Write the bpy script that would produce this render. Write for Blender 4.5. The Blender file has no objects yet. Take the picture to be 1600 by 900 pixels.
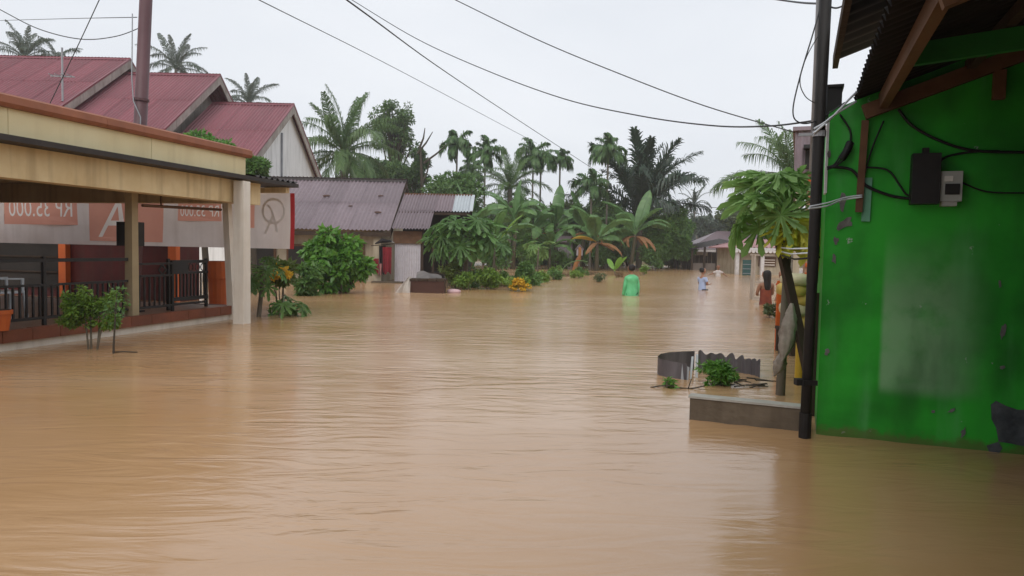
import bpy, math, random
import numpy as np
from mathutils import Vector, Matrix

R = random.Random(11)
NR = np.random.default_rng(11)
scene = bpy.context.scene
COL = scene.collection

# ------------------------------------------------------------------ camera
FPX, CX, CY = 1155.0, 800.0, 450.0          # focal length and centre in pixels of the 1600x900 photo
CAMH, ROLL = 1.30, 0.020                    # eye height above the flood water, slight roll of the phone
PITCH = math.atan(60 / FPX)                 # looking a little down
C0 = np.array([0.0, 0.0, CAMH])
_F = np.array([0, math.cos(PITCH), -math.sin(PITCH)])
_R0 = np.array([1.0, 0, 0]); _U0 = np.array([0, math.sin(PITCH), math.cos(PITCH)])
_RT = math.cos(ROLL) * _R0 + math.sin(ROLL) * _U0
_UP = -math.sin(ROLL) * _R0 + math.cos(ROLL) * _U0
cam_d = bpy.data.cameras.new('camera'); cam = bpy.data.objects.new('camera', cam_d); COL.objects.link(cam)
cam_d.sensor_width = 36.0; cam_d.lens = FPX / 1600 * 36.0
cam_d.clip_start = 0.05; cam_d.clip_end = 6000
cam.matrix_world = Matrix(((_RT[0], _UP[0], -_F[0], 0), (_RT[1], _UP[1], -_F[1], 0), (_RT[2], _UP[2], -_F[2], CAMH), (0, 0, 0, 1)))
scene.camera = cam

# ------------------------------------------------------------------ sky, sun, exposure
SUN_EL, SUN_AZ = math.radians(46), math.radians(196)
world = bpy.data.worlds.new('World'); scene.world = world; world.use_nodes = True
nt = world.node_tree; nt.nodes.clear()
o_ = nt.nodes.new('ShaderNodeOutputWorld'); bg = nt.nodes.new('ShaderNodeBackground')
sky = nt.nodes.new('ShaderNodeTexSky'); sky.sky_type = 'NISHITA'; sky.sun_disc = False
sky.sun_elevation = SUN_EL; sky.sun_rotation = SUN_AZ
sky.air_density = 1.0; sky.dust_density = 5.0; sky.ozone_density = 1.0
hs = nt.nodes.new('ShaderNodeHueSaturation'); hs.inputs['Saturation'].default_value = 0.25
nt.links.new(sky.outputs[0], hs.inputs['Color'])
tcw = nt.nodes.new('ShaderNodeTexCoord'); mpw = nt.nodes.new('ShaderNodeMapping'); mpw.inputs['Scale'].default_value = (1, 1, 2.6)
nzw = nt.nodes.new('ShaderNodeTexNoise'); nzw.inputs['Scale'].default_value = 1.6; nzw.inputs['Detail'].default_value = 5
rpw = nt.nodes.new('ShaderNodeValToRGB')
rpw.color_ramp.elements[0].position = 0.3; rpw.color_ramp.elements[0].color = (8.1, 8.6, 9.35, 1)   # cloud deck, times strength 0.1
rpw.color_ramp.elements[1].position = 0.72; rpw.color_ramp.elements[1].color = (9.8, 10.15, 10.7, 1)
nt.links.new(tcw.outputs['Generated'], mpw.inputs[0]); nt.links.new(mpw.outputs[0], nzw.inputs['Vector']); nt.links.new(nzw.outputs['Fac'], rpw.inputs[0])
mxw = nt.nodes.new('ShaderNodeMix'); mxw.data_type = 'RGBA'; mxw.inputs[0].default_value = 0.88          # mostly overcast
nt.links.new(hs.outputs[0], mxw.inputs[6]); nt.links.new(rpw.outputs[0], mxw.inputs[7])
nt.links.new(mxw.outputs[2], bg.inputs[0]); bg.inputs[1].default_value = 0.1
nt.links.new(bg.outputs[0], o_.inputs[0])
sl = bpy.data.lights.new('sun', 'SUN'); sl.energy = 1.5; sl.angle = math.radians(40); sl.color = (1, 0.97, 0.93)
so = bpy.data.objects.new('sun', sl); COL.objects.link(so)
_sd = Vector((math.sin(SUN_AZ) * math.cos(SUN_EL), math.cos(SUN_AZ) * math.cos(SUN_EL), math.sin(SUN_EL)))
so.rotation_euler = _sd.to_track_quat('Z', 'Y').to_euler()
scene.view_settings.view_transform = 'Standard'; scene.view_settings.look = 'None'
scene.view_settings.exposure = 0.0; scene.view_settings.gamma = 1.0; scene.view_settings.use_curve_mapping = False
scene.cycles.use_denoising = True
scene.cycles.max_bounces = 6; scene.cycles.transparent_max_bounces = 8; scene.cycles.volume_bounces = 1

# ------------------------------------------------------------------ surveying helpers (photo pixel -> place)
def ray(px, py):
    d = _F + _RT * ((px - CX) / FPX) + _UP * ((CY - py) / FPX)
    return d
def at(px, py, Y):
    d = ray(px, py); return C0 + d * (Y / d[1])
def onz(px, py, z=0.0):
    d = ray(px, py); return C0 + d * ((z - CAMH) / d[2])
def onplane(px, py, p, n):
    d = ray(px, py); p = np.array(p); n = np.array(n)
    return C0 + d * (np.dot(p - C0, n) / np.dot(d, n))

# ------------------------------------------------------------------ mesh helpers
class MB:
    def __init__(s): s.v = []; s.f = []
    def add(s, vs, fs):
        b = len(s.v); s.v += [tuple(map(float, x)) for x in vs]; s.f += [tuple(b + i for i in q) for q in fs]; return s
    def box(s, x0, x1, y0, y1, z0, z1):
        return s.add([(x0,y0,z0),(x1,y0,z0),(x1,y1,z0),(x0,y1,z0),(x0,y0,z1),(x1,y0,z1),(x1,y1,z1),(x0,y1,z1)],
                     [(0,3,2,1),(4,5,6,7),(0,1,5,4),(1,2,6,5),(2,3,7,6),(3,0,4,7)])
    def bar(s, p, q, w, h, up=(0,0,1)):
        p = Vector(p); q = Vector(q); d = (q - p).normalized(); u = Vector(up)
        if abs(d.dot(u)) > 0.97: u = Vector((0,1,0))
        sd = d.cross(u).normalized(); u = sd.cross(d).normalized()
        a, b = sd * (w / 2), u * (h / 2)
        return s.add([p-a-b, p+a-b, p+a+b, p-a+b, q-a-b, q+a-b, q+a+b, q-a+b],
                     [(0,1,2,3),(7,6,5,4),(0,4,5,1),(1,5,6,2),(2,6,7,3),(3,7,4,0)])
    def tube(s, pts, r, n=8, cap=True):
        pts = [Vector(p) for p in pts]; m = len(pts)
        rs = [r] * m if not hasattr(r, '__len__') else list(r)
        b = len(s.v); prev = None
        for i, p in enumerate(pts):
            d = (pts[min(i+1, m-1)] - pts[max(i-1, 0)]).normalized()
            if prev is None:
                u = Vector((0,0,1)) if abs(d.z) < 0.9 else Vector((1,0,0)); u = (u - d * u.dot(d)).normalized()
            else:
                u = (prev - d * prev.dot(d)).normalized()
            prev = u; w = d.cross(u)
            for k in range(n):
                a = 2 * math.pi * k / n; q = p + (u * math.cos(a) + w * math.sin(a)) * rs[i]
                s.v.append((q.x, q.y, q.z))
        for i in range(m - 1):
            for k in range(n):
                k2 = (k + 1) % n
                s.f.append((b+i*n+k, b+i*n+k2, b+(i+1)*n+k2, b+(i+1)*n+k))
        if cap:
            s.f.append(tuple(b + k for k in range(n))[::-1]); s.f.append(tuple(b + (m-1)*n + k for k in range(n)))
        return s
    def prism(s, poly, vec):
        vec = np.array(vec, float); n = len(poly); P = [np.array(p, float) for p in poly]
        return s.add(P + [p + vec for p in P], [tuple(range(n))[::-1], tuple(range(n, 2*n))] + [(i, (i+1) % n, (i+1) % n + n, i + n) for i in range(n)])
    def lump(s, c, rad, nu=12, nv=8, jit=0.06, pw=1.0, seed=0):
        rr = random.Random(seed); b = len(s.v); c = np.array(c, float)
        sg = lambda x: math.copysign(abs(x) ** pw, x)
        for j in range(nv + 1):
            ph = -math.pi/2 + math.pi * j / nv
            for i in range(nu):
                th = 2*math.pi*i/nu; k = 1 + rr.uniform(-jit, jit)
                s.v.append((c[0]+rad[0]*k*sg(math.cos(ph))*sg(math.cos(th)), c[1]+rad[1]*k*sg(math.cos(ph))*sg(math.sin(th)), c[2]+rad[2]*(1+rr.uniform(-jit,jit)*.4)*sg(math.sin(ph))))
        for j in range(nv):
            for i in range(nu):
                i2 = (i+1) % nu; s.f.append((b+j*nu+i, b+j*nu+i2, b+(j+1)*nu+i2, b+(j+1)*nu+i))
        return s
    def grid(s, fn, nu, nv):
        b = len(s.v)
        for j in range(nv + 1):
            for i in range(nu + 1): s.v.append(tuple(map(float, fn(i / nu, j / nv))))
        for j in range(nv):
            for i in range(nu):
                q = b + j*(nu+1) + i; s.f.append((q, q+1, q+nu+2, q+nu+1))
        return s
    def mesh(s, name, off=None, smooth=False):
        me = bpy.data.meshes.new(name)
        v = s.v if off is None else [(x-off[0], y-off[1], z-off[2]) for x, y, z in s.v]
        me.from_pydata(v, [], s.f); me.update()
        if smooth: me.polygons.foreach_set('use_smooth', [True] * len(me.polygons))
        return me

def np_mesh(name, V, Fq, smooth=False):
    me = bpy.data.meshes.new(name); V = np.asarray(V, np.float32); Fq = np.asarray(Fq, np.int32); k = Fq.shape[1]
    me.vertices.add(len(V)); me.vertices.foreach_set('co', V.ravel())
    me.loops.add(Fq.size); me.loops.foreach_set('vertex_index', Fq.ravel())
    me.polygons.add(len(Fq)); me.polygons.foreach_set('loop_start', np.arange(0, Fq.size, k, dtype=np.int32))
    me.polygons.foreach_set('loop_total', np.full(len(Fq), k, np.int32))
    if smooth: me.polygons.foreach_set('use_smooth', np.ones(len(Fq), bool))
    me.update(calc_edges=True); return me

def link(name, data, parent=None):
    o = bpy.data.objects.new(name, data); COL.objects.link(o)
    if parent is not None: o.parent = parent
    return o
def props(o, label=None, cat=None, group=None, kind=None):
    if label: o['label'] = label
    if cat: o['category'] = cat
    if group: o['group'] = group
    if kind: o['kind'] = kind
    return o
def thing(name, label, cat, loc=(0,0,0), rz=0.0, group=None):
    o = link(name, None); o.location = tuple(map(float, loc)); o.rotation_euler = (0, 0, rz); o.empty_display_size = 0.2
    return props(o, label, cat, group)
def root_of(o):
    while o.parent is not None: o = o.parent
    return o
def part(name, mb, mat, parent, world=True, smooth=False, label=None):
    """one mesh child; world=True: the builder's coordinates are world ones and the root is unrotated"""
    off = tuple(root_of(parent).location) if world else None
    o = link(name, mb.mesh(name, off, smooth) if isinstance(mb, MB) else mb, parent)
    o.data.materials.clear(); o.data.materials.append(mat)
    if label: o['label'] = label
    return o
def single(name, mb, mat, label, cat, loc, group=None, smooth=True):
    """a thing that is one mesh, built in world coordinates, with its origin at its base"""
    o = link(name, mb.mesh(name, loc, smooth)); o.location = tuple(map(float, loc)); o.data.materials.append(mat)
    return props(o, label, cat, group)
def shared(name, me, mat, parent, M):
    if not me.materials: me.materials.append(mat)
    o = link(name, me, parent); o.matrix_basis = M
    if mat is not me.materials[0]:
        o.material_slots[0].link = 'OBJECT'; o.material_slots[0].material = mat
    return o
def basis(o, x, y, z):
    return Matrix(((x[0],y[0],z[0],o[0]),(x[1],y[1],z[1],o[1]),(x[2],y[2],z[2],o[2]),(0,0,0,1)))

# ------------------------------------------------------------------ materials
MATS = {}
def pm(name, c1, c2=None, scale=2.5, rough=0.75, bump=0.15, bscale=30.0, spec=0.3, metal=0.0, streak=0.0, dirt=(0.06,0.05,0.035), stretch=(1,1,1), rnd=0.0, trans=0.0):
    if name in MATS: return MATS[name]
    m = bpy.data.materials.new(name); m.use_nodes = True; t = m.node_tree; N = t.nodes; Lk = t.links
    b = N['Principled BSDF']; b.inputs['Roughness'].default_value = rough; b.inputs['Metallic'].default_value = metal
    b.inputs['Specular IOR Level'].default_value = spec
    tc = N.new('ShaderNodeTexCoord'); mp = N.new('ShaderNodeMapping'); mp.inputs['Scale'].default_value = stretch
    Lk.new(tc.outputs['Object'], mp.inputs[0])
    nz = N.new('ShaderNodeTexNoise'); nz.inputs['Scale'].default_value = scale; nz.inputs['Detail'].default_value = 8; nz.inputs['Roughness'].default_value = 0.62
    Lk.new(mp.outputs[0], nz.inputs['Vector'])
    rp = N.new('ShaderNodeValToRGB'); c2 = c2 or tuple(x * 0.72 for x in c1)
    rp.color_ramp.elements[0].position = 0.34; rp.color_ramp.elements[1].position = 0.68
    rp.color_ramp.elements[0].color = (*c2, 1); rp.color_ramp.elements[1].color = (*c1, 1)
    Lk.new(nz.outputs['Fac'], rp.inputs[0]); out = rp.outputs[0]
    if streak > 0:
        m2 = N.new('ShaderNodeMapping'); m2.inputs['Scale'].default_value = (5, 5, 0.35); Lk.new(tc.outputs['Object'], m2.inputs[0])
        n2 = N.new('ShaderNodeTexNoise'); n2.inputs['Scale'].default_value = 1.3; n2.inputs['Detail'].default_value = 6; Lk.new(m2.outputs[0], n2.inputs['Vector'])
        r2 = N.new('ShaderNodeMapRange'); r2.inputs[1].default_value = 0.48; r2.inputs[2].default_value = 0.78; r2.inputs[4].default_value = streak
        Lk.new(n2.outputs['Fac'], r2.inputs[0])
        mx = N.new('ShaderNodeMix'); mx.data_type = 'RGBA'; mx.inputs[7].default_value = (*dirt, 1)
        Lk.new(r2.outputs[0], mx.inputs[0]); Lk.new(out, mx.inputs[6]); out = mx.outputs[2]
    if rnd > 0:
        oi = N.new('ShaderNodeObjectInfo'); r3 = N.new('ShaderNodeMapRange'); r3.inputs[3].default_value = 1 - rnd; r3.inputs[4].default_value = 1 + rnd
        Lk.new(oi.outputs['Random'], r3.inputs[0]); hv = N.new('ShaderNodeHueSaturation'); Lk.new(r3.outputs[0], hv.inputs['Value']); Lk.new(out, hv.inputs['Color']); out = hv.outputs[0]
    Lk.new(out, b.inputs['Base Color'])
    if bump > 0:
        n3 = N.new('ShaderNodeTexNoise'); n3.inputs['Scale'].default_value = bscale; n3.inputs['Detail'].default_value = 6; Lk.new(mp.outputs[0], n3.inputs['Vector'])
        bp = N.new('ShaderNodeBump'); bp.inputs['Strength'].default_value = bump; bp.inputs['Distance'].default_value = 0.02
        Lk.new(n3.outputs['Fac'], bp.inputs['Height']); Lk.new(bp.outputs[0], b.inputs['Normal'])
    if trans > 0:
        tr = N.new('ShaderNodeBsdfTranslucent'); Lk.new(out, tr.inputs[0]); ms = N.new('ShaderNodeMixShader'); ms.inputs[0].default_value = trans
        Lk.new(b.outputs[0], ms.inputs[1]); Lk.new(tr.outputs[0], ms.inputs[2]); Lk.new(ms.outputs[0], N['Material Output'].inputs[0])
    MATS[name] = m; return m
def leafm(name, c1, c2, rough=0.42, trans=0.34, spec=0.5):
    c1 = tuple(x*1.2 for x in c1); c2 = tuple(x*1.15 for x in c2)
    if name in MATS: return MATS[name]
    m = bpy.data.materials.new(name); m.use_nodes = True; t = m.node_tree; N = t.nodes; Lk = t.links
    b = N['Principled BSDF']; b.inputs['Roughness'].default_value = rough; b.inputs['Specular IOR Level'].default_value = spec
    ge = N.new('ShaderNodeNewGeometry'); oi = N.new('ShaderNodeObjectInfo'); tc = N.new('ShaderNodeTexCoord')
    nz = N.new('ShaderNodeTexNoise'); nz.inputs['Scale'].default_value = 1.1; nz.inputs['Detail'].default_value = 4; Lk.new(tc.outputs['Object'], nz.inputs['Vector'])
    ad = N.new('ShaderNodeMath'); ad.operation = 'ADD'; Lk.new(ge.outputs['Random Per Island'], ad.inputs[0]); Lk.new(nz.outputs['Fac'], ad.inputs[1])
    a2 = N.new('ShaderNodeMath'); a2.operation = 'MULTIPLY_ADD'; a2.inputs[1].default_value = 0.5; Lk.new(ad.outputs[0], a2.inputs[0])
    a3 = N.new('ShaderNodeMath'); a3.operation = 'MULTIPLY_ADD'; a3.inputs[1].default_value = 0.3; a3.inputs[2].default_value = -0.15; Lk.new(oi.outputs['Random'], a3.inputs[0]); Lk.new(a3.outputs[0], a2.inputs[2])
    mx = N.new('ShaderNodeMix'); mx.data_type = 'RGBA'; mx.inputs[6].default_value = (*c1, 1); mx.inputs[7].default_value = (*c2, 1); Lk.new(a2.outputs[0], mx.inputs[0])
    Lk.new(mx.outputs[2], b.inputs['Base Color'])
    tr = N.new('ShaderNodeBsdfTranslucent'); Lk.new(mx.outputs[2], tr.inputs[0]); ms = N.new('ShaderNodeMixShader'); ms.inputs[0].default_value = trans
    Lk.new(b.outputs[0], ms.inputs[1]); Lk.new(tr.outputs[0], ms.inputs[2]); Lk.new(ms.outputs[0], N['Material Output'].inputs[0])
    MATS[name] = m; return m

# ------------------------------------------------------------------ numpy noise for terrain and water
def vnoise(x, y, seed):
    g = np.random.default_rng(seed).random((256, 256))
    xi = np.floor(x).astype(int); yi = np.floor(y).astype(int); fx = x - xi; fy = y - yi
    fx = fx*fx*fx*(fx*(fx*6-15)+10); fy = fy*fy*fy*(fy*(fy*6-15)+10)
    a = g[xi % 256, yi % 256]; b = g[(xi+1) % 256, yi % 256]; c = g[xi % 256, (yi+1) % 256]; d = g[(xi+1) % 256, (yi+1) % 256]
    return (a*(1-fx)+b*fx)*(1-fy) + (c*(1-fx)+d*fx)*fy - 0.5
def sheet_mesh(name, xs, ys, zf):
    X, Y = np.meshgrid(xs, ys); Z = zf(X, Y); V = np.stack([X, Y, Z], -1).reshape(-1, 3)
    nx = len(xs); j, i = np.meshgrid(np.arange(len(ys)-1), np.arange(nx-1), indexing='ij'); q = (j*nx+i).ravel()
    return np_mesh(name, V, np.stack([q, q+1, q+nx+1, q+nx], 1), True)
def spread(a, b, step, far, g=1.18):
    c = list(np.arange(a, b, step)); s = step; lo = []; hi = []; x = c[-1]
    while x < far: s *= g; x += s; hi.append(x)
    s = step; x = c[0]
    while x > -far: s *= g; x -= s; lo.append(x)
    return np.array(lo[::-1] + c + hi)

# ------------------------------------------------------------------ ground and flood water
def ground_z(X, Y):
    bank = np.clip((Y - 68) / 14, 0, 1); bank = np.maximum(bank, np.clip((np.abs(X + 2) - 60) / 20, 0, 1)); bank = bank*bank*(3-2*bank)
    return -0.8 + bank * 1.25 + 0.12 * vnoise(X*.15+9, Y*.15+9, 3) + 0.04*vnoise(X*.7, Y*.7, 4)
g_o = link('ground', sheet_mesh('ground', spread(-40, 40, 2.0, 2500, 1.25), spread(-20, 90, 2.0, 2500, 1.25), ground_z))
g_o.data.materials.append(pm('mud_and_grass', (0.09, 0.10, 0.035), (0.12, 0.075, 0.035), 0.4, 0.9, 0.4, 6.0)); props(g_o, kind='structure')

def water_z(X, Y):
    # slow current running from lower left to upper right, ripples lie along it
    a = math.radians(24); U = X*math.cos(a) + Y*math.sin(a); Vv = -X*math.sin(a) + Y*math.cos(a)
    wx = vnoise(U*.35+40, Vv*.35+40, 21)*1.8
    z = 0.011*vnoise(U*.45, Vv*1.1+wx, 22) + 0.0050*vnoise(U*1.0, Vv*2.6+wx*2.2, 23) + 0.0012*vnoise(U*2.4, Vv*6.0+wx*3, 24)
    gust = np.clip(0.55 + 1.6*vnoise(X*.16+5, Y*.16+5, 25), 0.15, 1.3)
    fade = (1 + .6*np.clip((Y - 9)/10, 0, 1)) / (1 + np.maximum(Y - 30, 0) / 20)
    z = z * gust * fade
    for (cx, cy, k) in RIPPLES:          # wakes behind things that stand in the current
        dx, dy = X - cx, Y - cy; along = dx*math.cos(a) + dy*math.sin(a); side = -dx*math.sin(a) + dy*math.cos(a)
        r = np.hypot(dx, dy)
        z = z + k * np.sin(r * 26 - along*10) * np.exp(-r*1.1) * 0.6
        z = z + k * np.sin((np.abs(side) - 0.28*along) * 22) * np.exp(-np.abs(np.abs(side) - 0.28*along)*4) * np.exp(-np.maximum(along, 0)*.6) * (along > -0.1) * np.clip(along*3, 0, 1) * .8
    return z
RIPPLES = [(*onz(372, 506)[:2], .004), (*onz(1257, 685)[:2], .005), (*onz(1085, 657)[:2], .005), (*onz(175, 552)[:2], .003), (*onz(985, 462)[:2], .008), (*onz(1097, 453)[:2], .008), (*onz(1195, 476)[:2], .007), (*onz(1040, 590)[:2], .004)]
wm = bpy.data.materials.new('muddy_flood_water'); wm.use_nodes = True; t = wm.node_tree; N = t.nodes; Lk = t.links
b = N['Principled BSDF']; b.inputs['Roughness'].default_value = 0.17; b.inputs['IOR'].default_value = 1.7; b.inputs['Specular IOR Level'].default_value = 0.5
tc = N.new('ShaderNodeTexCoord'); mp = N.new('ShaderNodeMapping'); mp.inputs['Rotation'].default_value = (0, 0, math.radians(-24)); mp.inputs['Scale'].default_value = (0.14, 0.4, 1)
Lk.new(tc.outputs['Object'], mp.inputs[0])
nz = N.new('ShaderNodeTexNoise'); nz.inputs['Scale'].default_value = 1.0; nz.inputs['Detail'].default_value = 7; nz.inputs['Distortion'].default_value = 0.8; Lk.new(mp.outputs[0], nz.inputs['Vector'])
rp = N.new('ShaderNodeValToRGB'); rp.color_ramp.elements[0].position = 0.3; rp.color_ramp.elements[1].position = 0.72
rp.color_ramp.elements[0].color = (0.395, 0.216, 0.084, 1); rp.color_ramp.elements[1].color = (0.52, 0.335, 0.195, 1)
Lk.new(nz.outputs['Fac'], rp.inputs[0]); Lk.new(rp.outputs[0], b.inputs['Base Color'])
m2 = N.new('ShaderNodeMapping'); m2.inputs['Rotation'].default_value = (0, 0, math.radians(-16)); m2.inputs['Scale'].default_value = (0.8, 2.6, 1); Lk.new(tc.outputs['Object'], m2.inputs[0])
n2 = N.new('ShaderNodeTexNoise'); n2.inputs['Scale'].default_value = 1.6; n2.inputs['Detail'].default_value = 4; n2.inputs['Distortion'].default_value = 1.2; Lk.new(m2.outputs[0], n2.inputs['Vector'])
n3 = N.new('ShaderNodeTexNoise'); n3.inputs['Scale'].default_value = 0.3; n3.inputs['Detail'].default_value = 4; n3.inputs['Distortion'].default_value = 1.5; Lk.new(tc.outputs['Object'], n3.inputs['Vector'])
r3 = N.new('ShaderNodeMapRange'); r3.inputs[1].default_value = 0.35; r3.inputs[2].default_value = 0.7; r3.inputs[3].default_value = 0.15; r3.inputs[4].default_value = 0.75; Lk.new(n3.outputs['Fac'], r3.inputs[0])
bp = N.new('ShaderNodeBump'); bp.inputs['Distance'].default_value = 0.03; Lk.new(r3.outputs[0], bp.inputs['Strength']); m6 = N.new('ShaderNodeMapping'); m6.inputs['Rotation'].default_value = (0, 0, math.radians(-30)); m6.inputs['Scale'].default_value = (2.2, 9.0, 1); Lk.new(tc.outputs['Object'], m6.inputs[0])
n6 = N.new('ShaderNodeTexNoise'); n6.inputs['Scale'].default_value = 1.5; n6.inputs['Detail'].default_value = 3; n6.inputs['Distortion'].default_value = 1.6; Lk.new(m6.outputs[0], n6.inputs['Vector'])
ma = N.new('ShaderNodeMath'); ma.operation = 'MULTIPLY_ADD'; ma.inputs[1].default_value = 0.10; Lk.new(n6.outputs['Fac'], ma.inputs[0]); Lk.new(n2.outputs['Fac'], ma.inputs[2])
Lk.new(ma.outputs[0], bp.inputs['Height']); Lk.new(bp.outputs[0], b.inputs['Normal'])
xs = spread(-9, 13, 0.085, 2400, 1.12); ys = spread(2.0, 46, 0.085, 2400, 1.12)
xs = xs[(xs > -900) & (xs < 900)]; ys = ys[(ys > -30) & (ys < 900)]
w_o = link('flood_water', sheet_mesh('flood_water', xs, ys, water_z)); w_o.data.materials.append(wm); props(w_o, kind='structure')
# ------------------------------------------------------------------ common materials
CREAM = pm('cream_paint', (0.84, 0.74, 0.47), (0.78, 0.66, 0.39), 1.2, 0.7, 0.1, 25, streak=0.22, dirt=(0.36, 0.26, 0.12))
CREAMB = pm('weathered_cream_beam', (0.80, 0.64, 0.38), (0.68, 0.50, 0.26), 1.8, 0.75, 0.2, 20, streak=0.45, dirt=(0.20, 0.10, 0.04))
WHITEC = pm('off_white_column', (0.80, 0.75, 0.67), (0.70, 0.63, 0.54), 2.2, 0.65, 0.1, 25, streak=0.35, dirt=(0.22, 0.17, 0.12))
WHITEW = pm('white_wall_paint', (0.84, 0.85, 0.85), (0.76, 0.77, 0.76), 0.8, 0.75, 0.1, 20, streak=0.55, dirt=(0.30, 0.30, 0.28))
TERRA = pm('terracotta_tile', (0.23, 0.072, 0.036), (0.15, 0.048, 0.025), 3, 0.45, 0.15, 25, rnd=0.12)
TERRAC = pm('terracotta_paint', (0.33, 0.12, 0.06), (0.24, 0.085, 0.042), 2, 0.6, 0.1, 25, streak=0.4, dirt=(0.12, 0.05, 0.03))
DARKZ = pm('dark_old_zinc', (0.050, 0.040, 0.036), (0.030, 0.024, 0.022), 3, 0.6, 0.2, 30)
IRON = pm('black_iron', (0.016, 0.014, 0.014), (0.010, 0.009, 0.009), 4, 0.5, 0.05, 60, spec=0.4)
FLOORT = pm('porch_floor_tile', (0.25, 0.15, 0.09), (0.18, 0.10, 0.06), 2, 0.4, 0.05, 30)
SHADEW = pm('shaded_porch_paint', (0.42, 0.33, 0.20), (0.34, 0.26, 0.15), 2, 0.8, 0.1, 20)
MAROON = pm('maroon_paint', (0.095, 0.011, 0.010), (0.06, 0.008, 0.008), 2, 0.6, 0.1, 20, streak=0.3)
ORANGE = pm('orange_paint', (0.60, 0.13, 0.025), (0.47, 0.095, 0.02), 2, 0.55, 0.1, 20, streak=0.25)
REDROOF = pm('red_corrugated_roof', (0.235, 0.060, 0.076), (0.190, 0.046, 0.058), 0.7, 0.42, 0.06, 20, spec=0.5, streak=0.5, dirt=(0.13, 0.055, 0.05), rnd=0.13)
GREYROOF = pm('mauve_grey_zinc_roof', (0.215, 0.165, 0.180), (0.165, 0.122, 0.134), 0.9, 0.45, 0.08, 20, spec=0.45, streak=0.35, dirt=(0.10, 0.07, 0.065), rnd=0.14)
PALEROOF = pm('pale_new_zinc_sheet', (0.46, 0.50, 0.52), (0.38, 0.41, 0.43), 1.2, 0.45, 0.08, 20, spec=0.45)
FASCIA = pm('grey_fascia_board', (0.46, 0.42, 0.38), (0.30, 0.26, 0.23), 1.5, 0.8, 0.2, 15, streak=0.5, dirt=(0.10, 0.08, 0.07))
DARKW = pm('dark_weathered_wood', (0.055, 0.036, 0.024), (0.035, 0.022, 0.015), 4, 0.85, 0.4, 18, stretch=(1, 1, .25), rnd=0.2)
BROWNW = pm('brown_timber', (0.145, 0.074, 0.038), (0.085, 0.042, 0.021), 4, 0.75, 0.3, 16, stretch=(1, .3, 1), rnd=0.1)
DARKROOM = pm('dark_blocker_paint', (0.035, 0.03, 0.027), (0.022, 0.02, 0.018), 2, 0.9, 0.1, 10)
HOUSEW = pm('damp_cream_plaster', (0.46, 0.40, 0.30), (0.33, 0.27, 0.19), 1.2, 0.85, 0.2, 12, streak=0.6, dirt=(0.14, 0.10, 0.06))
CONC = pm('wet_concrete', (0.15, 0.115, 0.08), (0.085, 0.063, 0.042), 3, 0.7, 0.35, 25, streak=0.5, dirt=(0.05, 0.035, 0.02))
CONCT = pm('pale_concrete_top', (0.42, 0.40, 0.36), (0.30, 0.28, 0.24), 5, 0.75, 0.3, 30)
POLEM = pm('maroon_steel_pole_paint', (0.115, 0.052, 0.058), (0.085, 0.036, 0.040), 1.5, 0.5, 0.08, 15, spec=0.4, streak=0.3, dirt=(0.05, 0.03, 0.03))
BLACKM = pm('black_pipe_paint', (0.012, 0.011, 0.011), (0.020, 0.017, 0.015), 3, 0.6, 0.1, 20, spec=0.25)
WIREM = pm('wire_rubber', (0.045, 0.047, 0.052), (0.035, 0.036, 0.040), 5, 0.6, 0)
GALV = pm('galvanised_pipe', (0.34, 0.35, 0.37), (0.24, 0.25, 0.27), 3, 0.45, 0.05, 20, spec=0.5)
WOOD = pm('grey_branch_bark', (0.16, 0.135, 0.10), (0.09, 0.072, 0.05), 3, 0.9, 0.5, 14, stretch=(1, 1, .4))
BARK = pm('tree_bark', (0.085, 0.068, 0.05), (0.045, 0.036, 0.026), 2, 0.9, 0.5, 10, stretch=(1, 1, .4))
SKIN = pm('brown_skin', (0.30, 0.155, 0.095), (0.26, 0.13, 0.08), 6, 0.55, 0.02, 60)
HAIR = pm('black_hair', (0.012, 0.010, 0.010), (0.020, 0.016, 0.015), 12, 0.55, 0.3, 60)
WHITEP = pm('white_plastic', (0.66, 0.70, 0.74), (0.58, 0.62, 0.66), 3, 0.45, 0.03, 20)

def corr_mesh(name, w, l, pitch=0.19, amp=0.025, seg=6, rows=2):
    n = max(1, round(w / pitch)); k = n * seg
    return MB().grid(lambda u, v: (u*w, v*l, amp*math.cos(2*math.pi*u*n)), k, rows).mesh(name, smooth=True)
def roof_plane(parent, o, ax, up, width, length, mat, cols, rows=1, pitch=0.19, amp=0.024, lap=0.10, rr=None, mats=None, skip=(), name='roof_sheet'):
    """corrugated sheets laid in rows from the eave up; o, ax, up in the parent's own frame"""
    ax = Vector(ax).normalized(); up = Vector(up).normalized(); nm = ax.cross(up).normalized(); o = Vector(o)
    sw = width / cols; slen = length / rows + (lap if rows > 1 else 0)
    me = corr_mesh(name, sw + 0.0, slen, pitch=sw / max(1, round(sw / pitch)), amp=amp); me.materials.append(mat)
    rr = rr or R; out = []
    for r in range(rows):
        for c in range(cols):
            if (c, r) in skip: continue
            p = o + ax * (c*sw + rr.uniform(-.004, .004)) + up * (r * length / rows) + nm * (0.012 * r + 0.006 * (c % 2) + rr.uniform(0, .006))
            ob = shared(name, me, (mats or {}).get((c, r), mat), parent, basis(p, ax, up, nm)); out.append(ob)
    return out

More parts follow.
